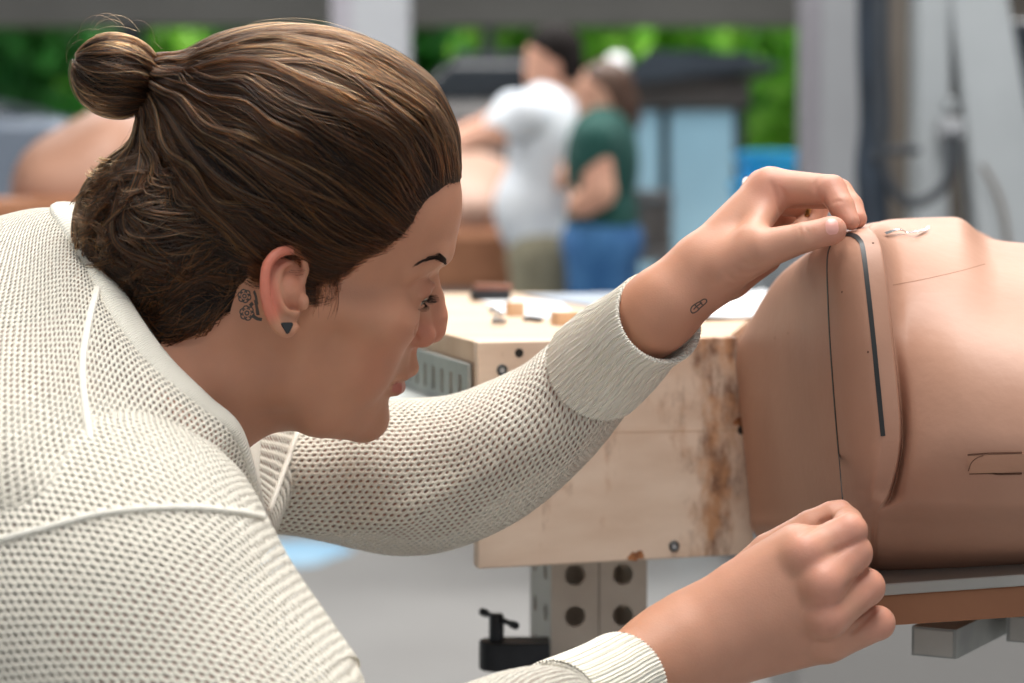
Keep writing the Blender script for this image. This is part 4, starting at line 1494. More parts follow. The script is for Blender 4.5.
# ================================================================== CLAY MODEL
ST = np.array([PP(r) for r in [
    [(760, 345, 2.000), (746, 334, 1.820), (736, 350, 1.775), (740, 405, 1.764), (746, 465, 1.764), (750, 510, 1.765), (753, 530, 1.770), (775, 560, 1.840), (800, 550, 2.080), (800, 440, 2.120), (790, 370, 2.080)],
    [(815, 276, 1.900), (788, 270, 1.695), (775, 292, 1.638), (781, 372, 1.612), (788, 452, 1.610), (795, 505, 1.612), (799, 532, 1.622), (820, 571, 1.700), (850, 570, 2.030), (860, 430, 2.070), (845, 310, 2.020)],
    [(850, 243, 1.792), (824, 244, 1.577), (812, 262, 1.522), (817, 345, 1.496), (825, 435, 1.494), (832, 500, 1.500), (836, 527, 1.512), (848, 574, 1.577), (890, 578, 1.950), (890, 420, 2.020), (880, 285, 1.950)],
    [(868, 230, 1.72), (845, 232, 1.505), (836, 248, 1.462), (843, 335, 1.442), (852, 430, 1.441), (857, 495, 1.448), (859, 520, 1.460), (866, 577, 1.522), (900, 582, 1.93), (900, 410, 2.02), (895, 270, 1.92)],
    [(884, 226, 1.680), (860, 228, 1.488), (863, 246, 1.442), (873, 330, 1.421), (883, 428, 1.420), (875, 486, 1.430), (872, 518, 1.452), (874, 579, 1.573), (905, 583, 1.920), (905, 405, 2.020), (903, 264, 1.900)],
    [(889, 225.5, 1.680), (868, 226.5, 1.487), (880, 247, 1.441), (890, 330, 1.422), (899, 432, 1.420), (889, 489, 1.431), (876, 518, 1.450), (880, 579.5, 1.571), (910, 583, 1.920), (910, 404, 2.020), (908, 262, 1.900)],
    [(891, 225, 1.680), (871, 226.5, 1.496), (883, 248, 1.454), (893, 331, 1.437), (902.5, 434, 1.435), (892, 493, 1.444), (879, 519, 1.450), (884, 580, 1.570), (914, 583, 1.920), (914, 404, 2.020), (912, 260, 1.900)],
    [(905, 224, 1.680), (890, 223, 1.552), (899, 258, 1.476), (906, 335, 1.436), (911, 430, 1.420), (905, 490, 1.427), (900, 520, 1.452), (904, 580, 1.565), (930, 583, 1.920), (930, 402, 2.020), (925, 258, 1.900)],
    [(955, 221.5, 1.700), (955, 222, 1.600), (957, 262, 1.492), (960, 340, 1.420), (963, 430, 1.397), (963, 490, 1.408), (963, 520, 1.436), (962, 578, 1.555), (985, 581, 1.910), (985, 402, 2.020), (980, 258, 1.900)],
    [(1002, 244, 1.720), (990, 242, 1.606), (1000, 278, 1.494), (1010, 345, 1.412), (1016, 432, 1.385), (1017, 492, 1.396), (1017, 520, 1.424), (1018, 574, 1.545), (1040, 578, 1.900), (1040, 402, 2.020), (1035, 270, 1.900)],
    [(1080, 251, 1.720), (1060, 249, 1.612), (1070, 285, 1.494), (1080, 350, 1.404), (1086, 434, 1.374), (1087, 494, 1.386), (1087, 520, 1.412), (1088, 570, 1.533), (1110, 575, 1.900), (1110, 402, 2.020), (1105, 275, 1.900)],
    [(1330, 264, 1.720), (1310, 262, 1.600), (1320, 297, 1.472), (1330, 360, 1.370), (1336, 440, 1.337), (1337, 496, 1.348), (1337, 520, 1.374), (1338, 560, 1.499), (1360, 568, 1.900), (1360, 402, 2.020), (1355, 285, 1.900)],
    [(1620, 274, 1.720), (1600, 272, 1.600), (1610, 302, 1.470), (1620, 370, 1.370), (1626, 445, 1.330), (1627, 496, 1.342), (1627, 518, 1.370), (1628, 552, 1.495), (1650, 560, 1.900), (1650, 402, 2.020), (1645, 295, 1.900)],
]])
ts = np.concatenate([np.linspace(0, 4, 80, endpoint=False), np.linspace(4, 7, 48, endpoint=False), np.linspace(7, 12, 90)])
Gm = pch(ST, ts)
Gm = cr(Gm.transpose(1, 0, 2), np.linspace(0, 11, 170, endpoint=False), True).transpose(1, 0, 2)
fc = grid_faces(Gm.shape[0], 170, False, True)
Vm = Gm.reshape(-1, 3)
c0_, c1_ = Gm[0].mean(0), Gm[-1].mean(0)
nV = len(Vm); last = nV - 170
Vm = np.vstack([Vm, c0_, c1_])
caps = [(j, (j + 1) % 170, nV, nV) for j in range(170)] + [(last + (j + 1) % 170, last + j, nV + 1, nV + 1) for j in range(170)]
F3 = [tuple(f) for f in fc.tolist()] + [c[:3] for c in caps]
clay_root = empty('clay_model', (float(c1_[0]) - .25, float(c1_[1]), 0.90), 'large brown clay car model on a base board, its rounded end under both hands', 'clay model')
clay = mk('clay_body', Vm, F3, M['clay'], clay_root, smooth=True, sharp=75)
CB = bvh_of(clay)


def patch_on(bvh, corners, nu, nv, h, name, mat, parent):
    c = np.array(corners, float)
    V, N_ = [], []
    for i in range(nu):
        for j in range(nv):
            u, v = i / (nu - 1), j / (nv - 1)
            q = (c[0] * (1 - u) + c[1] * u) * (1 - v) + (c[3] * (1 - u) + c[2] * u) * v
            p, n = hit(bvh, *q)
            V.append(p); N_.append(n)
    V = np.array(V); N_ = np.array(N_)
    nn = norm(N_.mean(0))[None]
    top, bot = V + nn * h, V - nn * .004
    f = grid_faces(nu, nv)
    Fl = f.tolist() + (f[:, ::-1] + len(V)).tolist()
    rim = [i * nv for i in range(nu)] + [(nu - 1) * nv + j for j in range(1, nv)] + [i * nv + nv - 1 for i in range(nu - 2, -1, -1)] + [j for j in range(nv - 2, 0, -1)]
    for a, b in zip(rim, rim[1:] + rim[:1]): Fl.append((a, b, b + len(V), a + len(V)))
    return mk(name, np.vstack([top, bot]), Fl, mat, parent, smooth=False)


M['clay_patch'] = mat_noise('clay_patch', srgb(172, 126, 102), srgb(184, 138, 112), 14, 0.55, bump=0.06, bscale=160)
tag(patch_on(CB, [(967, 455), (1075, 451), (1075, 469), (970, 473)], 30, 8, .0012, 'inset_patch', M['clay_patch'], clay_root), 'flat rectangular clay patch with a crack line')
mb = MB()
M['scratch'] = mat_noise('clay_crack', srgb(84, 54, 38), srgb(98, 64, 46), 50, .8)
for w_, ln in ((.0006, [(968, 454.5), (990, 452.8), (1022, 452.2)]), (.0006, [(970, 473), (990, 472.5), (1000, 473.5), (1022, 473)]), (.0005, [(969, 470), (972, 462), (978, 457), (984, 455)])):
    ribbon(mb, CB, ln, w_, .0014, .0012, 2)
mb.build('crack_line', M['scratch'], clay_root)
mb = MB()
M['scribe'] = mat_noise('scribe_line', srgb(150, 108, 86), srgb(160, 116, 92), 50, .8)
ribbon(mb, CB, [(893, 285), (925, 279), (960, 271), (985, 264)], .0006, .0001, .0004, 3)
mb.build('scribe_line', M['scribe'], clay_root)
# specks in the clay
for px, py in ((873, 243), (775, 338), (788, 333), (868, 352), (842, 292)):
    p, n = hit(CB, px, py)
    MB().disc(p - n * .0008, n, .0007, .0009, 10).build('pit', M['scratch'], clay_root, smooth=True)

# base board and steel strip under the clay
def rail(pts_front, depth, hgt_px, name, mat, bevel=.001):
    """bar running under the clay: front upper edge points (px, py, d), going back by depth"""
    mb = MB()
    f = PP(pts_front)
    b = f + np.array([depth * .02, depth, 0])
    down = np.array([0, 0, -hgt_px * 1.49 / FPX])
    for i in range(len(f) - 1):
        mb.hexa([f[i] + down, f[i + 1] + down, b[i + 1] + down, b[i] + down], [f[i], f[i + 1], b[i + 1], b[i]])
    return mb.build(name, mat, clay_root, bevel=bevel)


rail([(852, 586, 1.478), (1600, 534, 1.40)], .44, 12.0, 'steel_strip', M['steel'])
rail([(860, 597, 1.486), (1600, 546, 1.41)], .42, 31, 'base_board', M['clay_raw'])

# tapes
tape_a = MB()
ribbon(tape_a, CB, [(846, 234.5), (853, 235.2), (859, 239.5), (863, 249), (867.5, 285), (873, 335), (878, 385), (883, 436)], .0028, .0004, .0006, 1.5)
o = tape_a.build('tape', M['black_tape'], None, smooth=True)
tag(o, 'wide black tape line down the clay edge, ending free of both hands', 'tape')
tape_b = MB()
pts = np.array([(841, 234), (834, 240.5), (829, 250), (827.3, 264), (827.8, 290), (829.5, 330), (832.5, 375), (836, 420), (839, 455)], float)
q = cr(pts, np.linspace(0, len(pts) - 1, 120))
Ps, Ns = [], []
for x, y in q:
    p, n = hit(CB, x, y); Ps.append(p); Ns.append(n)
ends = P(842.5, 498, 1.4135); ends2 = P(842.5, 503, 1.4140)
for t in np.linspace(0.05, 1, 14): Ps.append(Ps[119] * (1 - t) + ends * t); Ns.append(Ns[119])
Ps.append(ends2); Ns.append(Ns[119])
strip(tape_b, np.array(Ps), np.array(Ns), np.linspace(.0024, .0018, len(Ps)), .0004, .0006)
o = tape_b.build('tape', M['black_tape'], None, smooth=True)
tag(o, 'thin black tape stretched from the raised hand down to the lower hand', 'tape')
# scrap of foil tape on top
mb = MB()
fp, fn = [], []
for x, y in cr(np.array([(884, 235), (893, 234), (901, 233.6), (908, 235.4), (915, 236), (921, 233.5), (928, 230.5)], float), np.linspace(0, 6, 40)):
    p, n = hit(CB, x, y)
    if p is None: p, n = np.array(fp[-1]) + [.0010, 0, .0003], fn[-1]
    fp.append(p); fn.append(n)
fp = np.array(fp); fn = np.array(fn)
fp += fn * (.0012 + .0016 * np.abs(np.sin(np.linspace(0, 7, 40))))[:, None]
strip(mb, fp, fn, .0018, .0004, .0004)
tag(mb.build('foil_scrap', M['foil'], None, smooth=True), 'crinkled strip of silver foil lying on top of the clay model', 'foil strip')

# ================================================================== PLYWOOD BOX
A0_ = P(478, 342, 1.70)
ztop = A0_[2]; zbot = P(479, 571, 1.70)[2]
e1 = np.array([math.sin(math.radians(70)), math.cos(math.radians(70)), 0])        # along the front, to the right
e2 = np.array([-math.sin(math.radians(13)), math.cos(math.radians(13)), 0])       # along the left side, away
Wd, Dp = .218, 1.0


def BX(u, v, z): return np.array([A0_[0], A0_[1], 0]) + e1 * u + e2 * v + np.array([0, 0, z])


box_root = empty('plywood_box', BX(0, 0, zbot), 'pale plywood box with brown stains, carrying the clay model on a steel post', 'plywood box')
t_ = .016
fb = MB().hexa([BX(0, 0, zbot), BX(.2165, 0, zbot), BX(.2165, t_, zbot), BX(0, t_, zbot)], [BX(0, 0, ztop), BX(.2010, 0, ztop), BX(.2010, t_, ztop), BX(0, t_, ztop)])
fp_o = fb.build('front_panel', M['plywood'], box_root, bevel=.0012)
M['ply_top'] = mat_noise('plywood_top', srgb(200, 168, 138), srgb(212, 184, 156), 5, 0.6, stretch=(1, 6, 1))
M['ply_edge'] = mat_noise('plywood_edge', srgb(196, 170, 146), srgb(224, 200, 176), 30, 0.7, stretch=(.4, .4, 14))
zs_ = ztop - .062
MB().hexa([BX(0, t_, zs_), BX(t_, t_, zs_), BX(t_, Dp, zs_), BX(0, Dp, zs_)], [BX(0, t_, ztop - t_), BX(t_, t_, ztop - t_), BX(t_, Dp, ztop - t_), BX(0, Dp, ztop - t_)]).build('side_panel', M['ply_edge'], box_root)
tq = [BX(0, t_, 0), BX(.2005, t_, 0), np.array([.197, 2.02, 0]), np.array([.218, 2.10, 0]), np.array([.262, 2.18, 0]), np.array([.80, 2.22, 0]), np.array([.80, BX(0, Dp, 0)[1], 0]), BX(0, Dp, 0)]
MB().hexa([q + [0, 0, ztop - t_] for q in tq], [q + [0, 0, ztop] for q in tq]).build('top_panel', M['ply_top'], box_root, bevel=.0008)
MB().hexa([BX(.05, t_, zbot), BX(.21, t_, zbot), BX(.21, .30, zbot), BX(.12, .30, zbot)], [BX(.05, t_, zbot + t_), BX(.21, t_, zbot + t_), BX(.21, .30, zbot + t_), BX(.12, .30, zbot + t_)]).build('bottom_panel', M['ply_edge'], box_root)
FB = bvh_of(fp_o)
fn_ = -e2
for px, py, kind in ((519, 353, 'hole'), (502, 370, 'bolt'), (674, 546, 'bolt'), (741.5, 430, 'hole')):
    p, n = hit(FB, px, py)
    if p is None: continue
    if kind == 'hole':
        MB().disc(p - n * .001, n, .0032, .0013, 20).build('drill_hole', M['dark_hole'], box_root, smooth=True)
    else:
        M.setdefault('bolt_grey', mat_noise('bolt_grey', srgb(58, 60, 62), srgb(78, 80, 82), 60, .4, metal=.5))
        bo = MB().ring(p + n * .0004, n, .0030, .0011).build('bolt', M['bolt_grey'], box_root, smooth=True, sharp=180)
        M.setdefault('bolt_core', mat_noise('bolt_core', srgb(186, 188, 190), srgb(206, 208, 210), 60, .4, metal=.2))
        MB().disc(p - n * .0005, n, .0024, .0009, 16).build('bolt_centre', M['bolt_core'], bo, smooth=True)
# knots in the veneer
M['knot'] = mat_noise('knot', srgb(120, 70, 40), srgb(168, 112, 70), 160, .7)
for px, py, r in ((636, 556, .0052), (741, 421, .0050)):
    p, n = hit(FB, px, py)
    if p is None: continue
    a = norm(np.cross(n, [0, 0, 1.0])); b = np.cross(n, a)
    ang = np.linspace(0, 2 * math.pi, 18, endpoint=False)
    rr = r * (1 + .28 * np.sin(2 * ang + 1) + .16 * np.sin(5 * ang))
    bot = [p - n * .001 + (a * math.cos(t) * 1.0 + b * math.sin(t) * .8) * q for t, q in zip(ang, rr)]
    MB().hexa(bot, [x + n * .0011 for x in bot]).build('knot', M['knot'], box_root)
mb = MB(); ribbon(mb, FB, [(562, 434), (620, 432.5), (700, 431), (738, 430)], .0005, .0001, .0004, 6)
M['seam_wood'] = mat_noise('wood_seam', srgb(176, 142, 110), srgb(190, 154, 122), 50, .8)
mb.build('veneer_seam', M['seam_wood'], box_root)

# ---- slotted steel angle on the left side
def slotted_plate(name, org, du, dv, Lu, Lv, th, slots, mat, parent, nrm):
    """flat bar with real slots: faces between slots; slots = list of (u0,u1,v0,v1)"""
    us = sorted(set([0, Lu] + [q for s in slots for q in s[:2]])); vs = sorted(set([0, Lv] + [q for s in slots for q in s[2:]]))
    mb = MB()
    for u0, u1 in zip(us[:-1], us[1:]):
        for v0, v1 in zip(vs[:-1], vs[1:]):
            um, vm = (u0 + u1) / 2, (v0 + v1) / 2
            if any(s[0] < um < s[1] and s[2] < vm < s[3] for s in slots): continue
            c = [org + du * u + dv * v for u, v in ((u0, v0), (u1, v0), (u1, v1), (u0, v1))]
            mb.hexa(c, [x + nrm * th for x in c])
    return mb.build(name, mat, parent)


nl_ = norm(np.cross(e2, [0, 0, 1.0])) * -1
if nl_[0] > 0: nl_ = -nl_
rail_root = empty('slotted_angle', BX(0, .02, ztop - .06) + nl_ * .003, 'grey slotted steel angle fixed along the left side of the plywood box', 'steel angle')
zt = ztop - .0165
slots = [(.020 + i * .033, .033 + i * .033, .009, .027) for i in range(24)]
slotted_plate('upright_flange', BX(0, .012, zt) + nl_ * .0025, e2, np.array([0, 0, -1.0]), .85, .036, .0025, slots, M['steel_dark'], rail_root, nl_)
MB().hexa(*[[BX(0, .012, z) + nl_ * .003, BX(0, .86, z) + nl_ * .003, BX(0, .86, z) + nl_ * .04, BX(0, .012, z) + nl_ * .04] for z in (zt - .036, zt - .0335)]).build('lower_flange', M['steel_dark'], rail_root)

# ---- perforated steel post under the box
post_root = empty('perforated_post', (float(BX(.05, .14, 0)[0]), float(BX(.05, .14, 0)[1]), 0), 'perforated square steel post standing under the plywood box', 'steel post')
pc = P(551, 600, 1.82)
pa = np.array([1.0, .10, 0]); pa /= np.linalg.norm(pa)
pb = np.array([-.10, 1.0, 0]); pb = norm(np.array([-.17, 1.0, 0]))
PWf, PDf = 97 * 1.82 / FPX, .09


def perforated(org, ux, W, zlo, zhi, nrm, cols, z0, pitch, r, name, mat, parent, th=.003, seg=20):
    """sheet with round holes, built as cells"""
    mb = MB()
    cw = W / cols
    k0 = math.floor((zlo - z0) / pitch); k1 = math.ceil((zhi - z0) / pitch)
    ang = [2 * math.pi * (i + .5) / seg for i in range(seg)]
    for c in range(cols):
        for k in range(k0, k1):
            cz = z0 + k * pitch
            lo, hi = cz - pitch / 2, cz + pitch / 2
            if hi <= zlo or lo >= zhi: continue
            full = lo >= zlo - 1e-6 and hi <= zhi + 1e-6
            lo, hi = max(lo, zlo), min(hi, zhi)
            x0 = c * cw; xm = x0 + cw / 2
            def pt(x, z, n=0): return org + ux * x + np.array([0, 0, z - org[2]]) + nrm * n
            if not full:
                if hi - lo > .001:
                    q = [pt(x0, lo), pt(x0 + cw, lo), pt(x0 + cw, hi), pt(x0, hi)]
                    mb.hexa(q, [v - nrm * th for v in q])
                continue
            sq = []
            for t in ang:
                cx_, sz_ = math.cos(t), math.sin(t)
                m = min(cw / 2 / (abs(cx_) + 1e-9), pitch / 2 / (abs(sz_) + 1e-9))
                sq.append((xm + cx_ * m, cz + sz_ * m))
            ho = [(xm + math.cos(t) * r, cz + math.sin(t) * r) for t in ang]
            n_ = seg
            V = [pt(*q) for q in sq] + [pt(*q) for q in ho] + [pt(q[0], q[1], -th) for q in ho] + [pt(q[0], q[1], -th) for q in sq]
            Fc = []
            for i in range(n_):
                j = (i + 1) % n_
                Fc += [(i, j, n_ + j, n_ + i), (n_ + i, n_ + j, 2 * n_ + j, 2 * n_ + i), (2 * n_ + i, 2 * n_ + j, 3 * n_ + j, 3 * n_ + i)]
            for a_, b_ in ((x0, lo), (x0 + cw, lo), (x0 + cw, hi), (x0, hi)):
                pass
            mb.add(V, Fc)
            # corners of the cell
            for sx, sz in ((0, 0), (1, 0), (1, 1), (0, 1)):
                cxn = (x0 + cw * sx, cz + pitch * (sz - .5))
                ca = math.atan2(cxn[1] - cz, cxn[0] - xm)
                ds = sorted(range(n_), key=lambda i: abs((ang[i] - ca + math.pi) % (2 * math.pi) - math.pi))[:2]
                V = [pt(*cxn), pt(*sq[ds[0]]), pt(*sq[ds[1]])]
                mb.add(V, [(0, 1, 2)])
    return mb.build(name, mat, parent)


pitch = 41.5 * 1.82 / FPX
z0p = P(573, 617, 1.82)[2]
zb_ = zbot + .0005
perforated(np.array([pc[0], pc[1], 0]), pa, PWf, 0.006, zb_, -pb, 2, z0p, pitch, 11.3 * 1.70 / FPX, 'front_plate', M['steel_warm'], post_root)
perforated(np.array([pc[0], pc[1], 0]), pb, PDf, 0.006, zb_, -pa, 2, z0p, pitch, 9.5 * 1.70 / FPX, 'side_plate', M['steel'], post_root)
pcr = np.array([pc[0], pc[1], 0]) + pa * PWf
perforated(pcr, pb, PDf, 0.006, zb_, pa, 2, z0p, pitch, 9.5 * 1.70 / FPX, 'side_plate', M['steel_warm'], post_root)
perforated(np.array([pc[0], pc[1], 0]) + pb * PDf, pa, PWf, 0.006, zb_, pb, 2, z0p, pitch, 11.3 * 1.70 / FPX, 'back_plate', M['steel_warm'], post_root)
x = np.array([pc[0], pc[1], 0]) + pa * (PWf / 2)
M['seam_steel'] = mat_noise('weld_seam', srgb(118, 108, 98), srgb(130, 120, 110), 30, .6)
MB().hexa(*[[x - pa * .0004 - pb * .0005 + [0, 0, z], x + pa * .0004 - pb * .0005 + [0, 0, z], x + pa * .0004 + pb * .001 + [0, 0, z], x - pa * .0004 + pb * .001 + [0, 0, z]] for z in (.01, zb_)]).build('joint_line', M['seam_steel'], post_root)
pmid = np.array([pc[0], pc[1], 0]) + pa * PWf / 2 + pb * PDf / 2
MB().hexa(*[[pmid + pa * sx * .10 + pb * sy * .10 + [0, 0, z] for sx, sy in ((-1, -1), (1, -1), (1, 1), (-1, 1))] for z in (.0, .008)]).build('foot_plate', M['steel_warm'], post_root)

# ---- black clamp on the post
clamp = empty('clamp', P(515, 668, 1.81), 'black screw clamp with a small T-bar handle, gripping the perforated post', 'clamp')
d_ = 1.81
ca_, cb_ = P(500, 650, d_), P(560, 650, d_)
ux = norm((cb_ - ca_) * [1, 1, 0]); uy = np.array([-ux[1], ux[0], 0])
zl, zh = P(500, 669, d_)[2], P(500, 640, d_)[2]
ctr_ = [ca_, P(549.5, 650, d_)]
outl = []
rC = 21 * d_ / FPX
for i in range(13):
    a = math.pi / 2 + math.pi * i / 12
    outl.append(ca_ + ux * rC * math.cos(a) + uy * rC * math.sin(a))
outl += [ctr_[1] - uy * rC, ctr_[1] + uy * rC]
MB().hexa([np.array([*q[:2], zl]) for q in outl], [np.array([*q[:2], zh]) for q in outl]).build('clamp_body', M['black_metal'], clamp, bevel=.0012)
sp_ = P(496.5, 640, d_)
MB().tube([[sp_[0], sp_[1], zh - .002], [sp_[0], sp_[1], P(497, 616, d_)[2]], [sp_[0], sp_[1], P(497, 613.5, d_)[2]]], [.0056, .0056, .0046], 20).build('screw', M['black_metal'], clamp, smooth=True)
h0, h1 = P(484, 612.5, d_ + .02), P(514, 625, d_ - .02)
hb = MB().tube([h0, h1], .0021, 12)
for e_ in (h0, h1):
    dv = norm(h1 - h0)
    hb.tube([e_ - dv * .003, e_ + dv * .003], .0030, 12)
hb.build('tee_handle', M['black_metal'], clamp, smooth=True)

# ---- steel beams under the clay
def beam(px, py, d, w, h, L_, name, label):
    c = P(px, py, d)
    r = empty(name, c - [0, 0, h], label, 'steel beam')
    dirv = norm(np.array([.55, 1.0, 0])); sd = np.array([dirv[1], -dirv[0], 0])
    up = np.array([0, 0, 1.0])
    mb = MB()
    t = .004
    for (x0, x1, z0, z1) in ((-w / 2, w / 2, -t, 0), (-w / 2, w / 2, -h, -h + t), (-w / 2, -w / 2 + t, -h + t, -t), (w / 2 - t, w / 2, -h + t, -t)):
        q = [c + sd * x + up * z for x, z in ((x0, z0), (x1, z0), (x1, z1), (x0, z1))]
        mb.hexa(q, [v + dirv * L_ for v in q])
    mb.build('profile', M['steel_dark'], r)
    q = [c + sd * x * w / 2 * .86 + up * z - dirv * .001 for x, z in ((-1, -h * .93), (1, -h * .93), (1, -h * .07), (-1, -h * .07))]
    MB().hexa(q, [v + dirv * .006 for v in q]).build('end_cap', M['steel'], r)


beam(934, 628, 1.56, .030, .019, .40, 'steel_beam', 'short grey steel beam under the clay base board, beside the lower hand')
beam(1036, 617, 1.60, .040, .018, .36, 'steel_beam', 'grey steel beam under the clay base board at the right frame edge')

# ---- things on top of the box
def on_top(px, py):
    r = ray(px, py); t = (ztop - CAM[2]) / r[2]
    return CAM + r * t


def slab(name, c, hx, hy, hz, rz, mat, label, cat, bevel=.001, group=None):
    o = MB().box([c[0], c[1], ztop + hz], (hx, hy, hz), rz).build(name, mat, None, bevel=bevel)
    return tag(o, label, cat, group)


c = on_top(490, 301)
er = empty('marker_holder', [c[0], c[1], ztop], 'black oblong sanding block near the back of the plywood box top', 'sanding block')
er.name = 'sanding_block'
MB().box([c[0], c[1], ztop + .006], (.020, .012, .006), .1).build('pad', M['black_metal'], er, bevel=.002)
M['rust_wood'] = mat_noise('rust_wood', srgb(120, 72, 54), srgb(140, 90, 68), 40, .6)
MB().box([c[0] + .003, c[1], ztop + .0145], (.019, .012, .0025), .1).build('top_face', M['rust_wood'], er, bevel=.001)
c = on_top(515, 316)
slab('wood_offcut', c, .0075, .0075, .0062, .2, M['wood_small'], 'small wooden cube beside the chrome fitting on the box', 'wood block')
c = on_top(568, 325)
slab('wood_offcut', c, .012, .010, .0055, .3, M['wood_small'], 'flat wooden offcut half behind the raised sleeve', 'wood block')
c = on_top(498, 326)
cf = empty('chrome_fitting', [c[0], c[1], ztop], 'small chrome pipe fitting standing on the plywood box', 'fitting')
mb = MB().tube([[c[0], c[1], ztop], [c[0], c[1], ztop + .004], [c[0], c[1], ztop + .0055], [c[0], c[1], ztop + .011]], [.0055, .0055, .004, .004], 18)
mb.build('socket', M['chrome'], cf, smooth=True)
mb = MB().tube([[c[0] - .006, c[1] + .002, ztop + .0115], [c[0] - .002, c[1], ztop + .013], [c[0] + .004, c[1] - .001, ztop + .0085]], [.003, .0042, .0045], 16)
mb.build('elbow', M['chrome'], cf, smooth=True)
MB().ring([c[0] + .001, c[1] - .0005, ztop + .004], [0, 0, 1.0], .0052, .0012).build('collar', M['black_metal'], cf, smooth=True, sharp=180)
c = on_top(533, 322)
cl = empty('cable_clip', [c[0], c[1], ztop], 'tiny black clip lying between the chrome fitting and the raised sleeve', 'clip')
MB().tube([[c[0] - .008, c[1], ztop + .0022], [c[0] - .003, c[1] + .002, ztop + .003], [c[0] + .003, c[1] - .001, ztop + .0024], [c[0] + .008, c[1], ztop + .0022]], [.0016, .0022, .0022, .0014], 10).build('jaw', M['black_metal'], cl, smooth=True)
MB().box([c[0] + .004, c[1] + .003, ztop + .0015], (.004, .0015, .0015), .4).build('spring', M['black_metal'], cl, bevel=.0004)


def sheet(corners, name, mat, label, cat, lift=.0006, curl=0.0):
    q = [on_top(*c) for c in corners]
    n = 14
    V = []
    for i in range(n):
        for j in range(n):
            u, v = i / (n - 1), j / (n - 1)
            p = (q[0] * (1 - u) + q[1] * u) * (1 - v) + (q[3] * (1 - u) + q[2] * u) * v
            V.append([p[0], p[1], ztop + lift + curl * (u - .5) ** 2 * 4 * v])
    o = mk(name, np.array(V), grid_faces(n, n), mat, None)
    s = o.modifiers.new('thickness', 'SOLIDIFY'); s.thickness = .0004
    return tag(o, label, cat)


sheet([(470, 298), (560, 303), (585, 322), (520, 316)], 'paper_sheet', M['paper'], 'white paper sheet behind the small wooden cube', 'paper')
sheet([(520, 296), (690, 292), (760, 304), (600, 309)], 'drawing_print', M['print'], 'blue-grey printed drawing spread across the back of the box top', 'print', .0014)
sheet([(680, 304), (765, 292), (790, 318), (690, 322)], 'paper_sheet', M['paper'], 'white papers under the raised wrist beside the clay model', 'paper', .0022, .004)

# ================================================================== THE HALL
def zat(py, d): return P(512, py, d)[2]


fl = MB()
fl.hexa([(-14, -4, -.1), (14, -4, -.1), (14, 14.2, -.1), (-14, 14.2, -.1)], [(-14, -4, 0), (14, -4, 0), (14, 14.2, 0), (-14, 14.2, 0)])
tag(fl.build('floor', M['floor'], None), kind='structure')
tag(MB().hexa([(-40, 14.2, -.15), (40, 14.2, -.15), (40, 60, -.15), (-40, 60, -.15)], [(-40, 14.2, -.02), (40, 14.2, -.02), (40, 60, -.02), (-40, 60, -.02)]).build('ground', M['grass'], None), kind='structure')
# blue painted patch on the floor
fpts = []
for i in range(28):
    a = 2 * math.pi * i / 28
    c = P(297, 552, 8.2); c = np.array([c[0], c[1], 0])
    fpts.append(c + np.array([.17 * math.cos(a) * (1 + .2 * math.sin(3 * a)), .30 * math.sin(a), 0]))
tag(MB().hexa([q + [0, 0, .0005] for q in fpts], [q + [0, 0, .003] for q in fpts]).build('floor_paint', M['blue_paint'], None), 'light blue painted patch on the floor under the raised sleeve', 'floor paint')
tag(MB().hexa([(-14, -6, 6.0), (14, -6, 6.0), (14, 14.3, 6.0), (-14, 14.3, 6.0)], [(-14, -6, 6.2), (14, -6, 6.2), (14, 14.3, 6.2), (-14, 14.3, 6.2)]).build('ceiling', M['wall_grey'], None), kind='structure')
# back wall above the wide opening
dW = 14.0
zl = zat(26, dW)
tag(MB().hexa([(-14, dW, zl), (14, dW, zl), (14, dW + .3, zl), (-14, dW + .3, zl)], [(-14, dW, 6.0), (14, dW, 6.0), (14, dW + .3, 6.0), (-14, dW + .3, 6.0)]).build('wall_back', M['wall_grey'], None), kind='structure')
for i, (px, w) in enumerate(((488, 12), (130, 22), (-120, 16))):
    c = P(px, 100, dW)
    hw = w / 2 * dW / FPX
    tag(MB().box([c[0], dW + .14, zl / 2], (hw, .1, zl / 2)).build('trim_%d' % (i + 1), M['roof_dark'], None), kind='structure')
c0r = P(856, 100, 13.95)[0]
tag(MB().hexa([(c0r, 13.95, 0), (14, 13.95, 0), (14, 14.25, 0), (c0r, 14.25, 0)], [(c0r, 13.95, 6), (14, 13.95, 6), (14, 14.25, 6), (c0r, 14.25, 6)]).build('wall_right', M['machine_tan'], None), kind='structure')


def h_column(px0, px1, d, name, label, m1, m2):
    """steel H column: web and two flanges"""
    x0, x1 = P(px0, 100, d)[0], P(px1, 100, d)[0]
    w = x1 - x0; c = (x0 + x1) / 2
    r = empty(name, (c, d, 0), label, 'column')
    MB().box([x0 + w * .13, d, 2.5], (w * .13, .10, 2.5)).build('flange', m2, r, bevel=.004)
    MB().box([x1 - w * .37, d + .02, 2.5], (w * .37, .12, 2.5)).build('flange', m1, r, bevel=.004)
    MB().box([c, d + .03, .02], (w * .8, .2, .02)).build('base_plate', m1, r, bevel=.004)


h_column(800, 857, 6.5, 'steel_column', 'light grey steel column right of the trees, above the raised hand', M['white_steel'], M['lilac_steel'])
h_column(334, 411, 10.8, 'steel_column', 'pale steel column behind the hair of the woman', M['white_steel'], M['lilac_steel'])

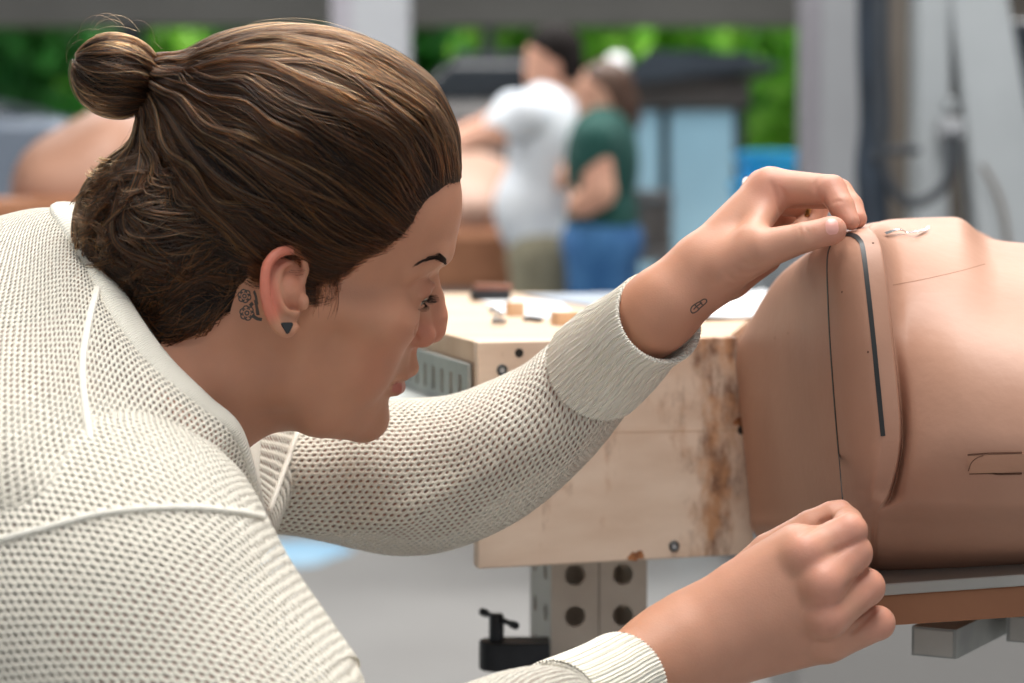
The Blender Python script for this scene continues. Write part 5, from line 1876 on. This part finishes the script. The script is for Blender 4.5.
# ---- trees beyond the opening
def tree(px, d, z0, z1, rad, mat, label, seed, n=1500, leaf=.14):
    rg = np.random.default_rng(seed)
    c = P(px, 100, d)
    r = empty('tree', (c[0], d, 0), label, 'tree', 'trees beyond the opening')
    base = np.array([c[0], d, 0])
    pts = [base, base + [.1, 0, z0 * .6], base + [-.05, .1, z0 + .4], base + [.1, 0, (z0 + z1) / 2]]
    MB().tube(pts, [.16, .13, .10, .04], 10).build('trunk', M['bark'], r, smooth=True)
    ncl = 26
    cl = rg.normal(size=(ncl, 3)); cl = norm(cl) * (rg.random(ncl) ** .4)[:, None]
    cl = cl * [rad, rad * .8, (z1 - z0) / 2] + base + [0, 0, (z0 + z1) / 2]
    ctr = cl[rg.integers(0, ncl, n)] + rg.uniform(-1, 1, (n, 3)) * [.28, .28, .34]
    a = norm(rg.normal(size=(n, 3))); b = norm(np.cross(a, rg.normal(size=(n, 3))))
    s = leaf * rg.uniform(.6, 1.2, n)[:, None]
    nn = norm(np.cross(a, b))
    V = np.stack([ctr - a * s, ctr - b * s * .45 + nn * s * .12, ctr + a * s, ctr + b * s * .45 + nn * s * .12], 1).reshape(-1, 3)
    mk('foliage', V, np.arange(4 * n).reshape(n, 4), mat, r, smooth=False)


tr_lab = ['green tree at the far left, above the bun', 'green tree between the bun and the crown of the head', 'bright green tree behind the man in the white shirt', 'light green tree beside the steel column',
          'green tree left of the pale column, further back', 'green tree behind the dark car roof, further back', 'bright green tree above the dark kiosk roof', 'green tree half hidden by the steel column, further back']
specs = [(20, 17.5, .2, 3.2, .52, 'leaf_b'), (285, 17.5, .2, 3.2, .52, 'leaf_b'), (550, 17.5, .3, 3.2, .52, 'leaf_a'), (805, 17.5, .1, 3.2, .50, 'leaf_a'),
         (150, 20.5, .2, 3.6, .58, 'leaf_a'), (392, 20.5, .3, 3.6, .58, 'leaf_b'), (640, 20.5, .4, 3.6, .60, 'leaf_a'), (885, 20.5, .0, 3.6, .58, 'leaf_b')]
for i, (px, d, z0, z1, rad, mm) in enumerate(specs):
    tree(px, d, z0, z1, rad, M[mm], tr_lab[i], 20 + i, n=2200)
for i, (px, lab) in enumerate(((130, 'dense hedge far behind the bun'), (420, 'dense hedge far behind the head and the man'), (710, 'dense hedge far behind the kiosk and the steel column'))):
    rg = np.random.default_rng(60 + i)
    c = P(px, 100, 24)
    n = 3000
    ctr = np.stack([c[0] + rg.uniform(-1.18, 1.18, n), 24 + rg.uniform(-.6, .6, n), rg.uniform(0, 4.4, n)], 1)
    a = norm(rg.normal(size=(n, 3))); b = norm(np.cross(a, rg.normal(size=(n, 3)))); s = .22
    V = np.stack([ctr - a * s, ctr - b * s * .6, ctr + a * s, ctr + b * s * .6], 1).reshape(-1, 3)
    r = empty('hedge', (c[0], 24, 0), lab, 'hedge', 'hedges beyond the opening')
    mk('foliage', V, np.arange(4 * n).reshape(n, 4), M['leaf_b'], r, smooth=False)
    MB().box([c[0], 24.2, 1.6], (1.2, .3, 1.6)).build('stems', M['leaf_b'], r)

# ---- pavilion with panels coloured pale blue for reflected sky, and a dark roof
dp = 11.5
def XZ(px, py, d=dp): q = P(px, py, d); return q[0], q[2]
pv = empty('pavilion', (*P(690, 200, dp)[:2], 0), 'small kiosk with panels coloured pale blue as reflected sky, under a dark overhanging roof', 'kiosk')
x0, zr = XZ(606, 92); x1, zr2 = XZ(766, 72); xa, za = XZ(640, 58); xb, zb2 = XZ(735, 60)
z_e = XZ(0, 84)[1]
MB().hexa([(x0, dp - .9, z_e - .05), (x1, dp - .9, z_e + .03), (x1, dp + 1.6, z_e + .03), (x0, dp + 1.6, z_e - .05)],
          [(xa, dp - .5, za), (xb, dp - .5, zb2), (xb, dp + 1.2, zb2), (xa, dp + 1.2, za)]).build('roof', M['roof_dark'], pv, bevel=.02)
xl, xr = XZ(628, 0)[0], XZ(737, 0)[0]
MB().box([(xl + xr) / 2, dp + .3, z_e - .07], ((xr - xl) / 2, .9, .06)).build('fascia', M['roof_grey'], pv, bevel=.01)
for a_, b_ in ((632, 656), (664, 728)):
    p0, p1 = XZ(a_, 0)[0], XZ(b_, 0)[0]
    MB().box([(p0 + p1) / 2, dp - .3, (z_e - .16) / 2 + .02], ((p1 - p0) / 2, .02, (z_e - .16) / 2)).build('panel', M['panel_sky_tint'], pv, bevel=.006)
for a_ in (627, 660, 733):
    p0 = XZ(a_, 0)[0]
    MB().box([p0, dp - .3, (z_e - .1) / 2], (.02, .05, (z_e - .1) / 2)).build('post', M['glass_dark'], pv, bevel=.004)
MB().box([(xl + xr) / 2, dp + .9, (z_e - .1) / 2], ((xr - xl) / 2, .03, (z_e - .1) / 2)).build('back_wall', M['roof_grey'], pv)
# round white lamp at the roof corner
c = P(617, 64, 10.2)
lm = empty('flood_lamp', (c[0], c[1], 0), 'round pale lamp on a thin pole beside the dark kiosk roof', 'lamp')
MB().tube([[c[0], c[1] + .1, 0], [c[0], c[1] + .1, c[2]]], .02, 10).build('pole', M['roof_dark'], lm, smooth=True)
v_, f_ = mesh_sdf(Ell(c, (.055, .05, .050)), c - .09, c + .09, .010)
mk('lamp_head', v_, f_, M['white_cap'], lm)

# ---- blue bins and dark cabinet behind the raised hand
def bin_at(px, py0, py1, w, d, name, label, mat):
    x = P(px, 0, d)[0]; z0, z1 = zat(py1, d), zat(py0, d)
    r = empty(name, (x, d, z0), label, 'bin')
    hw = w / 2 * d / FPX
    bt = [(x - hw * .85, d - .14, z0), (x + hw * .85, d - .14, z0), (x + hw * .85, d + .14, z0), (x - hw * .85, d + .14, z0)]
    tp = [(x - hw, d - .17, z1), (x + hw, d - .17, z1), (x + hw, d + .17, z1), (x - hw, d + .17, z1)]
    MB().hexa(bt, tp).build('tub', mat, r, bevel=.01)
    MB().box([x, d, z1 + .008], (hw * 1.06, .18, .012)).build('lid', mat, r, bevel=.005)


cab = empty('storage_cabinet', (*P(765, 0, 8.2)[:2], 0), 'dark low cabinet carrying two blue bins behind the raised hand', 'cabinet')
xc = P(765, 0, 8.2)[0]; zc = zat(222, 8.2)
MB().box([xc, 8.25, zc / 2], (.15, .25, zc / 2)).build('body', M['car_grey'], cab, bevel=.008)
for sx in (-1, 1):
    dr = MB().box([xc + sx * .074, 7.99, zc / 2], (.070, .012, zc / 2 - .04)).build('door', M['machine_grey'], cab, bevel=.004)
    MB().box([xc + sx * .02, 7.972, zc / 2], (.006, .01, .06)).build('handle', M['black_metal'], dr)
bin_at(760, 187, 221, 50, 8.2, 'storage_bin', 'blue storage bin, lower of two stacked', M['blue_bin'])
bin_at(766, 158, 180, 52, 8.2, 'storage_bin', 'blue storage bin, upper of two stacked', M['blue_bin'])

# ---- grey estate car parked behind the man; silver car at far left
def car(px0, px1, pyroof, pybelt, pybot, d, name, label, body, roofmat, ln=4.0):
    x0, x1 = P(px0, 0, d)[0], P(px1, 0, d)[0]
    zr, zb, z0 = zat(pyroof, d), zat(pybelt, d), max(.18, zat(pybot, d))
    r = empty(name, ((x0 + x1) / 2, d, 0), label, 'car')
    w = .85
    prof = [(x0, z0), (x1, z0), (x1, zb * .98), (x1 - .12, zb), (x0 + .15, zb), (x0, zb * .92)]
    MB().hexa([(x, d - w, z) for x, z in prof][::-1], [(x, d + w, z) for x, z in prof][::-1]).build('lower_body', body, r, bevel=.06)
    L_ = x1 - x0
    cabp = [(x0 + .14 * L_, zb - .01), (x1 - .10 * L_, zb - .01), (x1 - .2 * L_, zr - .04), (x0 + .34 * L_, zr - .04)]
    MB().hexa([(x, d - w * .9, z) for x, z in cabp][::-1], [(x, d + w * .9, z) for x, z in cabp][::-1]).build('windows', M['glass_dark'], r, bevel=.03)
    rp = [(x0 + .32 * L_, zr - .05), (x1 - .18 * L_, zr - .05), (x1 - .22 * L_, zr), (x0 + .38 * L_, zr)]
    MB().hexa([(x, d - w * .88, z) for x, z in rp][::-1], [(x, d + w * .88, z) for x, z in rp][::-1]).build('roof', roofmat, r, bevel=.02)
    for xx in (x0 + .2 * L_, x1 - .2 * L_):
        for sy in (-1, 1):
            wh = MB().tube([[xx, d + sy * (w - .2), .32], [xx, d + sy * (w + .01), .32]], [.32, .32], 24).build('wheel', M['rubber'], r, smooth=True)
            MB().tube([[xx, d + sy * (w - .0), .32], [xx, d + sy * (w + .02), .32]], [.2, .17], 18).build('hub', M['steel'], wh, smooth=True)


car(380, 596, 62, 108, 400, 12.3, 'estate_car', 'grey car with a dark roof parked behind the man in the white shirt', M['car_grey'], M['roof_dark'])
car(-330, 112, 104, 122, 250, 12.0, 'estate_car', 'silver car at the far left behind the blurred clay shoulder', M['car_silver'], M['car_silver'])

# ---- rounded clay bodies in the background
def clay_far(name, label, node, lo, hi, mat, h=.02):
    v, f = mesh_sdf(node, lo, hi, h, relax=3)
    r = empty(name, ((lo[0] + hi[0]) / 2, (lo[1] + hi[1]) / 2, 0), label, 'clay model')
    mk('clay_body', v, f, mat, r)
    return r


M['clay_pale'] = mat_noise('clay_pale', srgb(178, 142, 124), srgb(190, 154, 136), 4, .5)
db = 6.6
def Q(px, py, d=db): return P(px, py, d)
nd = U(.05, Ell(Q(440, 200, 9.0), (.36, .42, .20)), Ell(Q(476, 212, 8.9), (.18, .40, .16)))
cfar = clay_far('clay_model', 'pale clay model on a brown block, under the hands of the white-shirted man', nd, Q(445, 205, 9.0) - [.65, .65, .4], Q(445, 205, 9.0) + [.65, .65, .4], M['clay_pale'])
xq0, xq1 = Q(395, 0, 8.5)[0], Q(533, 0, 8.5)[0]
zb0, zb1 = zat(290, 8.5), zat(229, 8.5)
MB().hexa([(xq0, 8.5, zb0), (xq1, 8.5, zb0), (xq1, 9.5, zb0), (xq0, 9.5, zb0)], [(xq0, 8.5, zb1), (xq1, 8.5, zb1), (xq1, 9.5, zb1), (xq0, 9.5, zb1)]).build('clay_block', M['clay_raw'], cfar, bevel=.03)
for sx in (xq0 + .08, xq1 - .06):
    for sy in (8.6, 9.4):
        MB().box([sx, sy, zb0 / 2], (.03, .03, zb0 / 2)).build('leg', M['steel'], cfar)
nd = U(.06, Ell(Q(62, 190, 4.6), (.088, .22, .10)), Ell(Q(95, 190, 4.6), (.10, .22, .125)), Ell(Q(122, 165, 4.6), (.085, .20, .12)))
cl2 = clay_far('clay_model', 'blurred pale clay form behind the shoulder and the nape', nd, Q(85, 170, 4.6) - [.4, .45, .4], Q(85, 170, 4.6) + [.4, .45, .4], M['clay'])
c = Q(90, 240, 4.6)
MB().box([c[0], c[1], c[2] - .02], (.22, .26, .10)).build('clay_block', M['clay_raw'], cl2, bevel=.02)
MB().box([c[0], c[1], (c[2] - .12) / 2], (.12, .14, (c[2] - .12) / 2)).build('pedestal', M['roof_grey'], cl2, bevel=.01)

# ---- milling machine at the right: mast, slanted arm, cable and hose
dm = 5.2
mm_root = empty('milling_machine', (*P(960, 0, dm)[:2], 0), 'grey clay milling machine with a leaning arm and a hanging hose', 'machine')
def vbox(px0, px1, py0, py1, d, dep, name, mat, bevel=.006):
    xa, xb = P(px0, 0, d)[0], P(px1, 0, d)[0]
    za, zb = zat(py1, d), zat(py0, d)
    return MB().box([(xa + xb) / 2, d + dep / 2, (za + zb) / 2], ((xb - xa) / 2, dep / 2, (zb - za) / 2)).build(name, mat, mm_root, bevel=bevel)
zfl = 208 + FPX * CAMZ / dm
vbox(915, 949, -500, 610, dm, .12, 'mast', M['machine_grey'])
vbox(886, 918, -500, 300, dm + .5, .1, 'rear_panel', M['machine_tan'])
q = [P(x, y, dm - .05) for x, y in ((948, -30), (1004, -30), (1062, 300), (985, 300))]
MB().hexa(q, [v + [0, .12, 0] for v in q]).build('leaning_arm', M['machine_grey'], mm_root, bevel=.008)
q = [P(x, y, dm + .10) for x, y in ((1012, 20), (1060, 20), (1080, 120), (1022, 110))]
MB().hexa(q, [v + [0, .1, 0] for v in q]).build('motor_housing', M['glass_dark'], mm_root, bevel=.006)
vbox(940, 962, 118, 138, dm - .1, .08, 'hose_socket', M['white_steel'])
vbox(945, 955, 98, 112, dm - .1, .06, 'hose_socket', M['machine_grey'])
hp = [P(x, y, dm - .12) for x, y in ((952, 132), (953, 152), (950, 172), (942, 188), (928, 199), (912, 203), (898, 196), (888, 180), (883, 160), (881, 120), (880, 60), (880, -60))]
hp = cr(np.array(hp), np.linspace(0, 11, 70))
MB().tube(hp, .0115, 12).build('hose', M['rubber'], mm_root, smooth=True)
MB().tube(cr(np.array([P(x, y, dm - .02) for x, y in ((874, -80), (873, 40), (875, 120), (871, 170), (873, 230), (873, 520))]), np.linspace(0, 5, 60)), .034, 14).build('cable_duct', M['rubber_blue'], mm_root, smooth=True)
MB().tube(cr(np.array([P(x, y, dm - .06) for x, y in ((872, 158), (885, 152), (902, 150), (920, 150))]), np.linspace(0, 3, 20)), .010, 10).build('cable', M['rubber'], mm_root, smooth=True)
MB().tube(cr(np.array([P(x, y, dm - .10) for x, y in ((982, 165), (996, 190), (1004, 215), (1010, 260))]), np.linspace(0, 3, 30)), .006, 10).build('cable', M['machine_tan'], mm_root, smooth=True)
vbox(800, 1150, 600, zfl, dm - .1, .6, 'foot', M['floor'])

# ================================================================== PEOPLE IN THE BACKGROUND
def clothes(node, lo, hi, mat, name, parent, h=.011):
    v, f = mesh_sdf(node, lo, hi, h, relax=3)
    return mk(name, v, f, mat, parent)


# man in the white shirt, half turned to the left, both arms on the clay
D1 = 8.15
def B1(px, py, dd=0): return P(px, py, D1 + dd)
hd = U(.012, Ell(B1(551, 58), (.088, .075, .105)), Ell(B1(541, 74), (.058, .055, .072)), Cone(B1(531, 66), B1(530, 73), .012, .016), Cone(B1(562, 84), B1(560, 112), .052, .060), Ell(B1(556, 68, -.07), (.020, .012, .030)))
hipm = B1(552, 262)
def legm(dx, dy): return chain([hipm + np.array([dx * .5, dy, 0]), np.array([hipm[0] + dx, hipm[1] + dy, .52]), np.array([hipm[0] + dx + .02, hipm[1] + dy, .06])], [.095, .062, .045], .02)
def foot(dx, dy): return Ell(np.array([hipm[0] + dx - .05, hipm[1] + dy, .04]), (.13, .045, .04))
def handm(px, py, dd):
    c = B1(px, py, dd); g = [Ell(c, (.048, .040, .020))]
    for i in range(4): g.append(chain([c + [-.03, -.030 + .020 * i, 0], c + [-.075, -.034 + .022 * i, -.004], c + [-.100 + .006 * abs(i - 1), -.034 + .022 * i, -.018]], [.011, .009, .008]))
    g.append(chain([c + [-.005, -.035, 0], c + [-.04, -.065, -.005], c + [-.062, -.068, -.012]], [.012, .010, .009]))
    return U(.006, *g)
arm_n = chain([B1(512, 118, -.21), B1(497, 135, -.26), B1(466, 143, -.24)], [.058, .046, .030], .01)
arm_f = chain([B1(510, 112, .17), B1(490, 126, .20), B1(464, 132, .16)], [.055, .044, .030], .01)
trunk = U(.03, Ell(B1(546, 150), (.115, .18, .22)), Ell(B1(545, 225), (.125, .16, .20)), Cone(B1(556, 112), B1(512, 114, -.2), .06, .055), Cone(B1(556, 112), B1(512, 110, .17), .06, .055))
node = U(.015, hd, trunk, arm_n, arm_f, handm(459, 146, -.24), handm(457, 134, .16), legm(-.05, -.10), legm(.05, .10), foot(-.05, -.10), foot(.05, .10))
v_, f_ = mesh_sdf(node, np.array([B1(556, 0)[0] - .62, D1 - .5, -.02]), np.array([B1(556, 0)[0] + .4, D1 + .5, 1.85]), .0105, relax=2)
man = mk('person', v_, f_, M['skin_far'], None)
tag(man, 'man in a white t-shirt reaching left over the pale clay model', 'person')
tee = U(.03, Ell(B1(546, 150), (.132, .200, .235)), Ell(B1(538, 208), (.150, .180, .17)), Ell(B1(545, 235), (.130, .175, .12)), Cone(B1(556, 116), B1(517, 117, -.21), .075, .078), Cone(B1(556, 116), B1(513, 112, .17), .075, .072), Cone(B1(517, 117, -.21), B1(503, 127, -.24), .076, .066), Cone(B1(545, 230), B1(570, 244, -.1), .11, .07))
tee = S(.01, tee, Ell(B1(560, 84), (.07, .08, .06)), Fn(lambda p: p[:, 2] - (zat(254, D1))))
clothes(tee, B1(545, 180) - [.5, .5, .5], B1(545, 180) + [.5, .5, .5], M['tee_white'], 't_shirt', man)
tr = U(.03, Ell(hipm + np.array([0, 0, .02]), (.155, .185, .13)), chain([hipm + np.array([-.03, -.10, 0]), np.array([hipm[0] - .05, hipm[1] - .10, .52]), np.array([hipm[0] - .03, hipm[1] - .10, .09])], [.115, .085, .07], .02), chain([hipm + np.array([.03, .10, 0]), np.array([hipm[0] + .05, hipm[1] + .10, .52]), np.array([hipm[0] + .07, hipm[1] + .10, .09])], [.115, .085, .07], .02))
clothes(tr, np.array([hipm[0] - .35, hipm[1] - .4, .02]), np.array([hipm[0] + .4, hipm[1] + .4, hipm[2] + .25]), M['khaki'], 'trousers', man, .014)
hr = S(.006, U(.015, Ell(B1(555, 51), (.098, .086, .094)), Ell(B1(566, 66), (.062, .075, .070))), Ell(B1(529, 76), (.092, .2, .095)), Ell(B1(556, 74, -.1), (.02, .06, .04)))
clothes(hr, B1(555, 58) - .22, B1(555, 58) + .22, M['hair_black'], 'hair', man, .009)
for dx, dy in ((-.05, -.10), (.05, .10)):
    c = np.array([hipm[0] + dx - .05, hipm[1] + dy, .045])
    clothes(S(.004, U(.02, Ell(c, (.145, .056, .05)), Cone(c + [.07, 0, .02], c + [.07, 0, .07], .05, .05)), Fn(lambda p: p[:, 2] - .002)), c - [.2, .1, .06], c + [.2, .1, .16], M['shoe'], 'shoe', man, .011)

# woman in the green shirt
D2 = 7.75
def B2(px, py, dd=0): return P(px, py, D2 + dd)
hd = U(.012, Ell(B2(602, 93), (.082, .072, .100)), Ell(B2(593, 105), (.055, .052, .068)), Cone(B2(585, 100), B2(583, 106), .010, .014), Cone(B2(605, 112), B2(604, 134), .045, .054))
hipw = B2(602, 252)
def legw(dx, dy): return chain([hipw + np.array([dx * .6, dy, 0]), np.array([hipw[0] + dx, hipw[1] + dy, .48]), np.array([hipw[0] + dx + .02, hipw[1] + dy, .06])], [.088, .058, .042], .02)
armw = chain([B2(594, 140, -.19), B2(600, 192, -.23), B2(584, 204, -.20)], [.050, .050, .042], .01)
armw2 = chain([B2(594, 140, .16), B2(592, 190, .2), B2(574, 182, .06)], [.046, .040, .032], .01)
trunk = U(.03, Ell(B2(602, 160), (.115, .165, .18)), Ell(B2(602, 222), (.110, .15, .16)), Cone(B2(604, 132), B2(594, 140, -.18), .05, .048), Cone(B2(604, 132), B2(594, 140, .15), .05, .048))
node = U(.015, hd, trunk, armw, armw2, legw(-.02, -.09), legw(.03, .09), Ell(np.array([hipw[0] - .06, hipw[1] - .09, .04]), (.12, .042, .04)), Ell(np.array([hipw[0] - .01, hipw[1] + .09, .04]), (.12, .042, .04)))
def handw(c, sg):
    g = [Ell(c, (.040, .022, .038))]
    for i in range(4): g.append(chain([c + [-.012, .028, .026 - .018 * i], c + [-.026, .060, .024 - .019 * i], c + [-.030, .080 - .005 * abs(i - 1), .018 - .018 * i]], [.010, .0085, .0075]))
    g.append(chain([c + [-.005, 0, .034], c + [-.016, .024, .056], c + [-.022, .046, .060]], [.011, .0095, .0085]))
    return U(.006, *g)
node = U(.012, node, handw(B2(578, 206, -.17), 1), handw(B2(566, 180, .08), -1))
v_, f_ = mesh_sdf(node, np.array([B2(600, 0)[0] - .42, D2 - .5, -.02]), np.array([B2(600, 0)[0] + .35, D2 + .5, 1.8]), .0105, relax=2)
wom2 = mk('person', v_, f_, M['skin_far'], None)
tag(wom2, 'woman in a dark green t-shirt and blue jeans standing behind the white-shirted man', 'person')
tee = U(.03, Ell(B2(602, 162), (.120, .180, .19)), Ell(B2(602, 220), (.118, .165, .15)), Cone(B2(605, 136), B2(594, 142, -.19), .062, .062), Cone(B2(605, 136), B2(594, 142, .16), .062, .060), Cone(B2(594, 142, -.19), B2(592, 160, -.20), .064, .062))
tee = S(.01, tee, Ell(B2(604, 118), (.065, .07, .05)), Fn(lambda p: p[:, 2] - zat(238, D2)))
clothes(tee, B2(606, 180) - [.4, .4, .4], B2(606, 180) + [.4, .4, .4], M['tee_green'], 't_shirt', wom2)
tr = U(.03, Ell(hipw + np.array([0, 0, .03]), (.135, .165, .12)), chain([hipw + np.array([-.015, -.09, 0]), np.array([hipw[0] - .02, hipw[1] - .09, .48]), np.array([hipw[0], hipw[1] - .09, .09])], [.105, .075, .058], .02), chain([hipw + np.array([.02, .09, 0]), np.array([hipw[0] + .03, hipw[1] + .09, .48]), np.array([hipw[0] + .05, hipw[1] + .09, .09])], [.105, .075, .058], .02))
clothes(tr, np.array([hipw[0] - .35, hipw[1] - .4, .02]), np.array([hipw[0] + .4, hipw[1] + .4, hipw[2] + .25]), M['jeans'], 'jeans', wom2, .014)
hr = S(.006, U(.02, Ell(B2(607, 88), (.090, .082, .092)), Ell(B2(616, 104), (.060, .070, .075)), chain([B2(620, 96), B2(628, 108), B2(636, 122)], [.045, .040, .018], .01)), Ell(B2(585, 110), (.086, .2, .092)))
clothes(hr, B2(612, 100) - .26, B2(612, 100) + .26, M['hair_far'], 'hair', wom2, .009)
for dx, dy in ((-.06, -.09), (-.01, .09)):
    c = np.array([hipw[0] + dx, hipw[1] + dy, .045])
    clothes(S(.004, U(.02, Ell(c, (.135, .052, .05)), Cone(c + [.07, 0, .02], c + [.07, 0, .07], .046, .046)), Fn(lambda p: p[:, 2] - .002)), c - [.2, .1, .06], c + [.2, .1, .16], M['shoe'], 'shoe', wom2, .011)

# grey equipment cart between the woman in green and the kiosk
dc = 8.6
ct = empty('equipment_cart', (*P(640, 0, dc)[:2], 0), 'dark grey equipment cart right of the woman in green', 'cart')
xa, xb = P(618, 0, dc)[0], P(668, 0, dc)[0]
for z in (.16, zat(255, dc), zat(196, dc)):
    MB().box([(xa + xb) / 2, dc, z], ((xb - xa) / 2, .22, .02)).build('shelf', M['car_grey'], ct, bevel=.005)
for sx in (xa + .01, xb - .01):
    for sy in (-.2, .2):
        MB().tube([[sx, dc + sy, .08], [sx, dc + sy, zat(150, dc) if sx < 0.44 else zat(194, dc)]], .012, 10).build('post', M['roof_grey'], ct, smooth=True)
        MB().tube([[sx - .01, dc + sy, .04], [sx + .01, dc + sy, .04]], .04, 16).build('caster', M['rubber'], ct, smooth=True)
MB().box([(xa + xb) / 2 - .01, dc, zat(225, dc)], ((xb - xa) / 2 - .03, .18, .08)).build('drawer_unit', M['roof_grey'], ct, bevel=.006)

# ================================================================== CAMERA AND LIGHT
cam = bpy.data.cameras.new('camera'); cam.sensor_width = 36; cam.lens = 85.0
cam.lens = FPX * 36 / 1024
co = bpy.data.objects.new('camera', cam); COL.objects.link(co)
co.location = CAM; co.rotation_euler = (math.pi / 2 - PITCH, 0, 0)
cam.dof.use_dof = True; cam.dof.focus_distance = 1.44; cam.dof.aperture_fstop = 6.3
cam.clip_start = .05; cam.clip_end = 200
SC.camera = co

w = bpy.data.worlds.new('sky'); SC.world = w; w.use_nodes = True
N, L = w.node_tree.nodes, w.node_tree.links
bg = N['Background']
tc = N.new('ShaderNodeTexCoord'); sp = N.new('ShaderNodeSeparateXYZ'); rp = N.new('ShaderNodeValToRGB')
L.new(tc.outputs['Generated'], sp.inputs['Vector'])
L.new(sp.outputs['Z'], rp.inputs['Fac'])
rp.color_ramp.elements[0].position = 0.0; rp.color_ramp.elements[0].color = (.80, .86, .92, 1)
rp.color_ramp.elements[1].position = .6; rp.color_ramp.elements[1].color = (.95, .98, 1.0, 1)
L.new(rp.outputs['Color'], bg.inputs['Color']); bg.inputs['Strength'].default_value = 0.64


def area(name, loc, tgt, sx, sy, power, colr=(1, 1, 1)):
    l = bpy.data.lights.new(name, 'AREA'); l.shape = 'RECTANGLE'; l.size = sx; l.size_y = sy; l.energy = power; l.color = colr
    o = bpy.data.objects.new(name, l); COL.objects.link(o); o.location = loc
    dv = Vector(tgt) - Vector(loc); o.rotation_euler = dv.to_track_quat('-Z', 'Y').to_euler()
    return o


area('ceiling_lamp', (.3, 1.4, 4.2), (.25, 1.4, 0), 3.6, 1.4, 158, (1, .98, .95))
area('ceiling_lamp', (1.0, 3.4, 4.4), (1.0, 3.4, 0), 4.0, 1.4, 88, (1, .98, .95))
area('ceiling_lamp', (0, 8.5, 4.6), (0, 8.0, 0), 6.0, 2.0, 330, (1, .99, .97))
sun = bpy.data.lights.new('daylight', 'SUN'); sun.energy = 6.0; sun.angle = math.radians(20); sun.color = (1, .97, .9)
so = bpy.data.objects.new('daylight', sun); COL.objects.link(so)
so.rotation_euler = (math.radians(50), 0, math.radians(150))
so.location = (0, 30, 12)

SC.view_settings.view_transform = 'Standard'
try: SC.view_settings.look = 'None'
except Exception: pass
SC.view_settings.exposure = 0.38
SC.view_settings.gamma = 1.0
SC.view_settings.use_curve_mapping = False
SC.cycles.max_bounces = 8
SC.cycles.transparent_max_bounces = 16
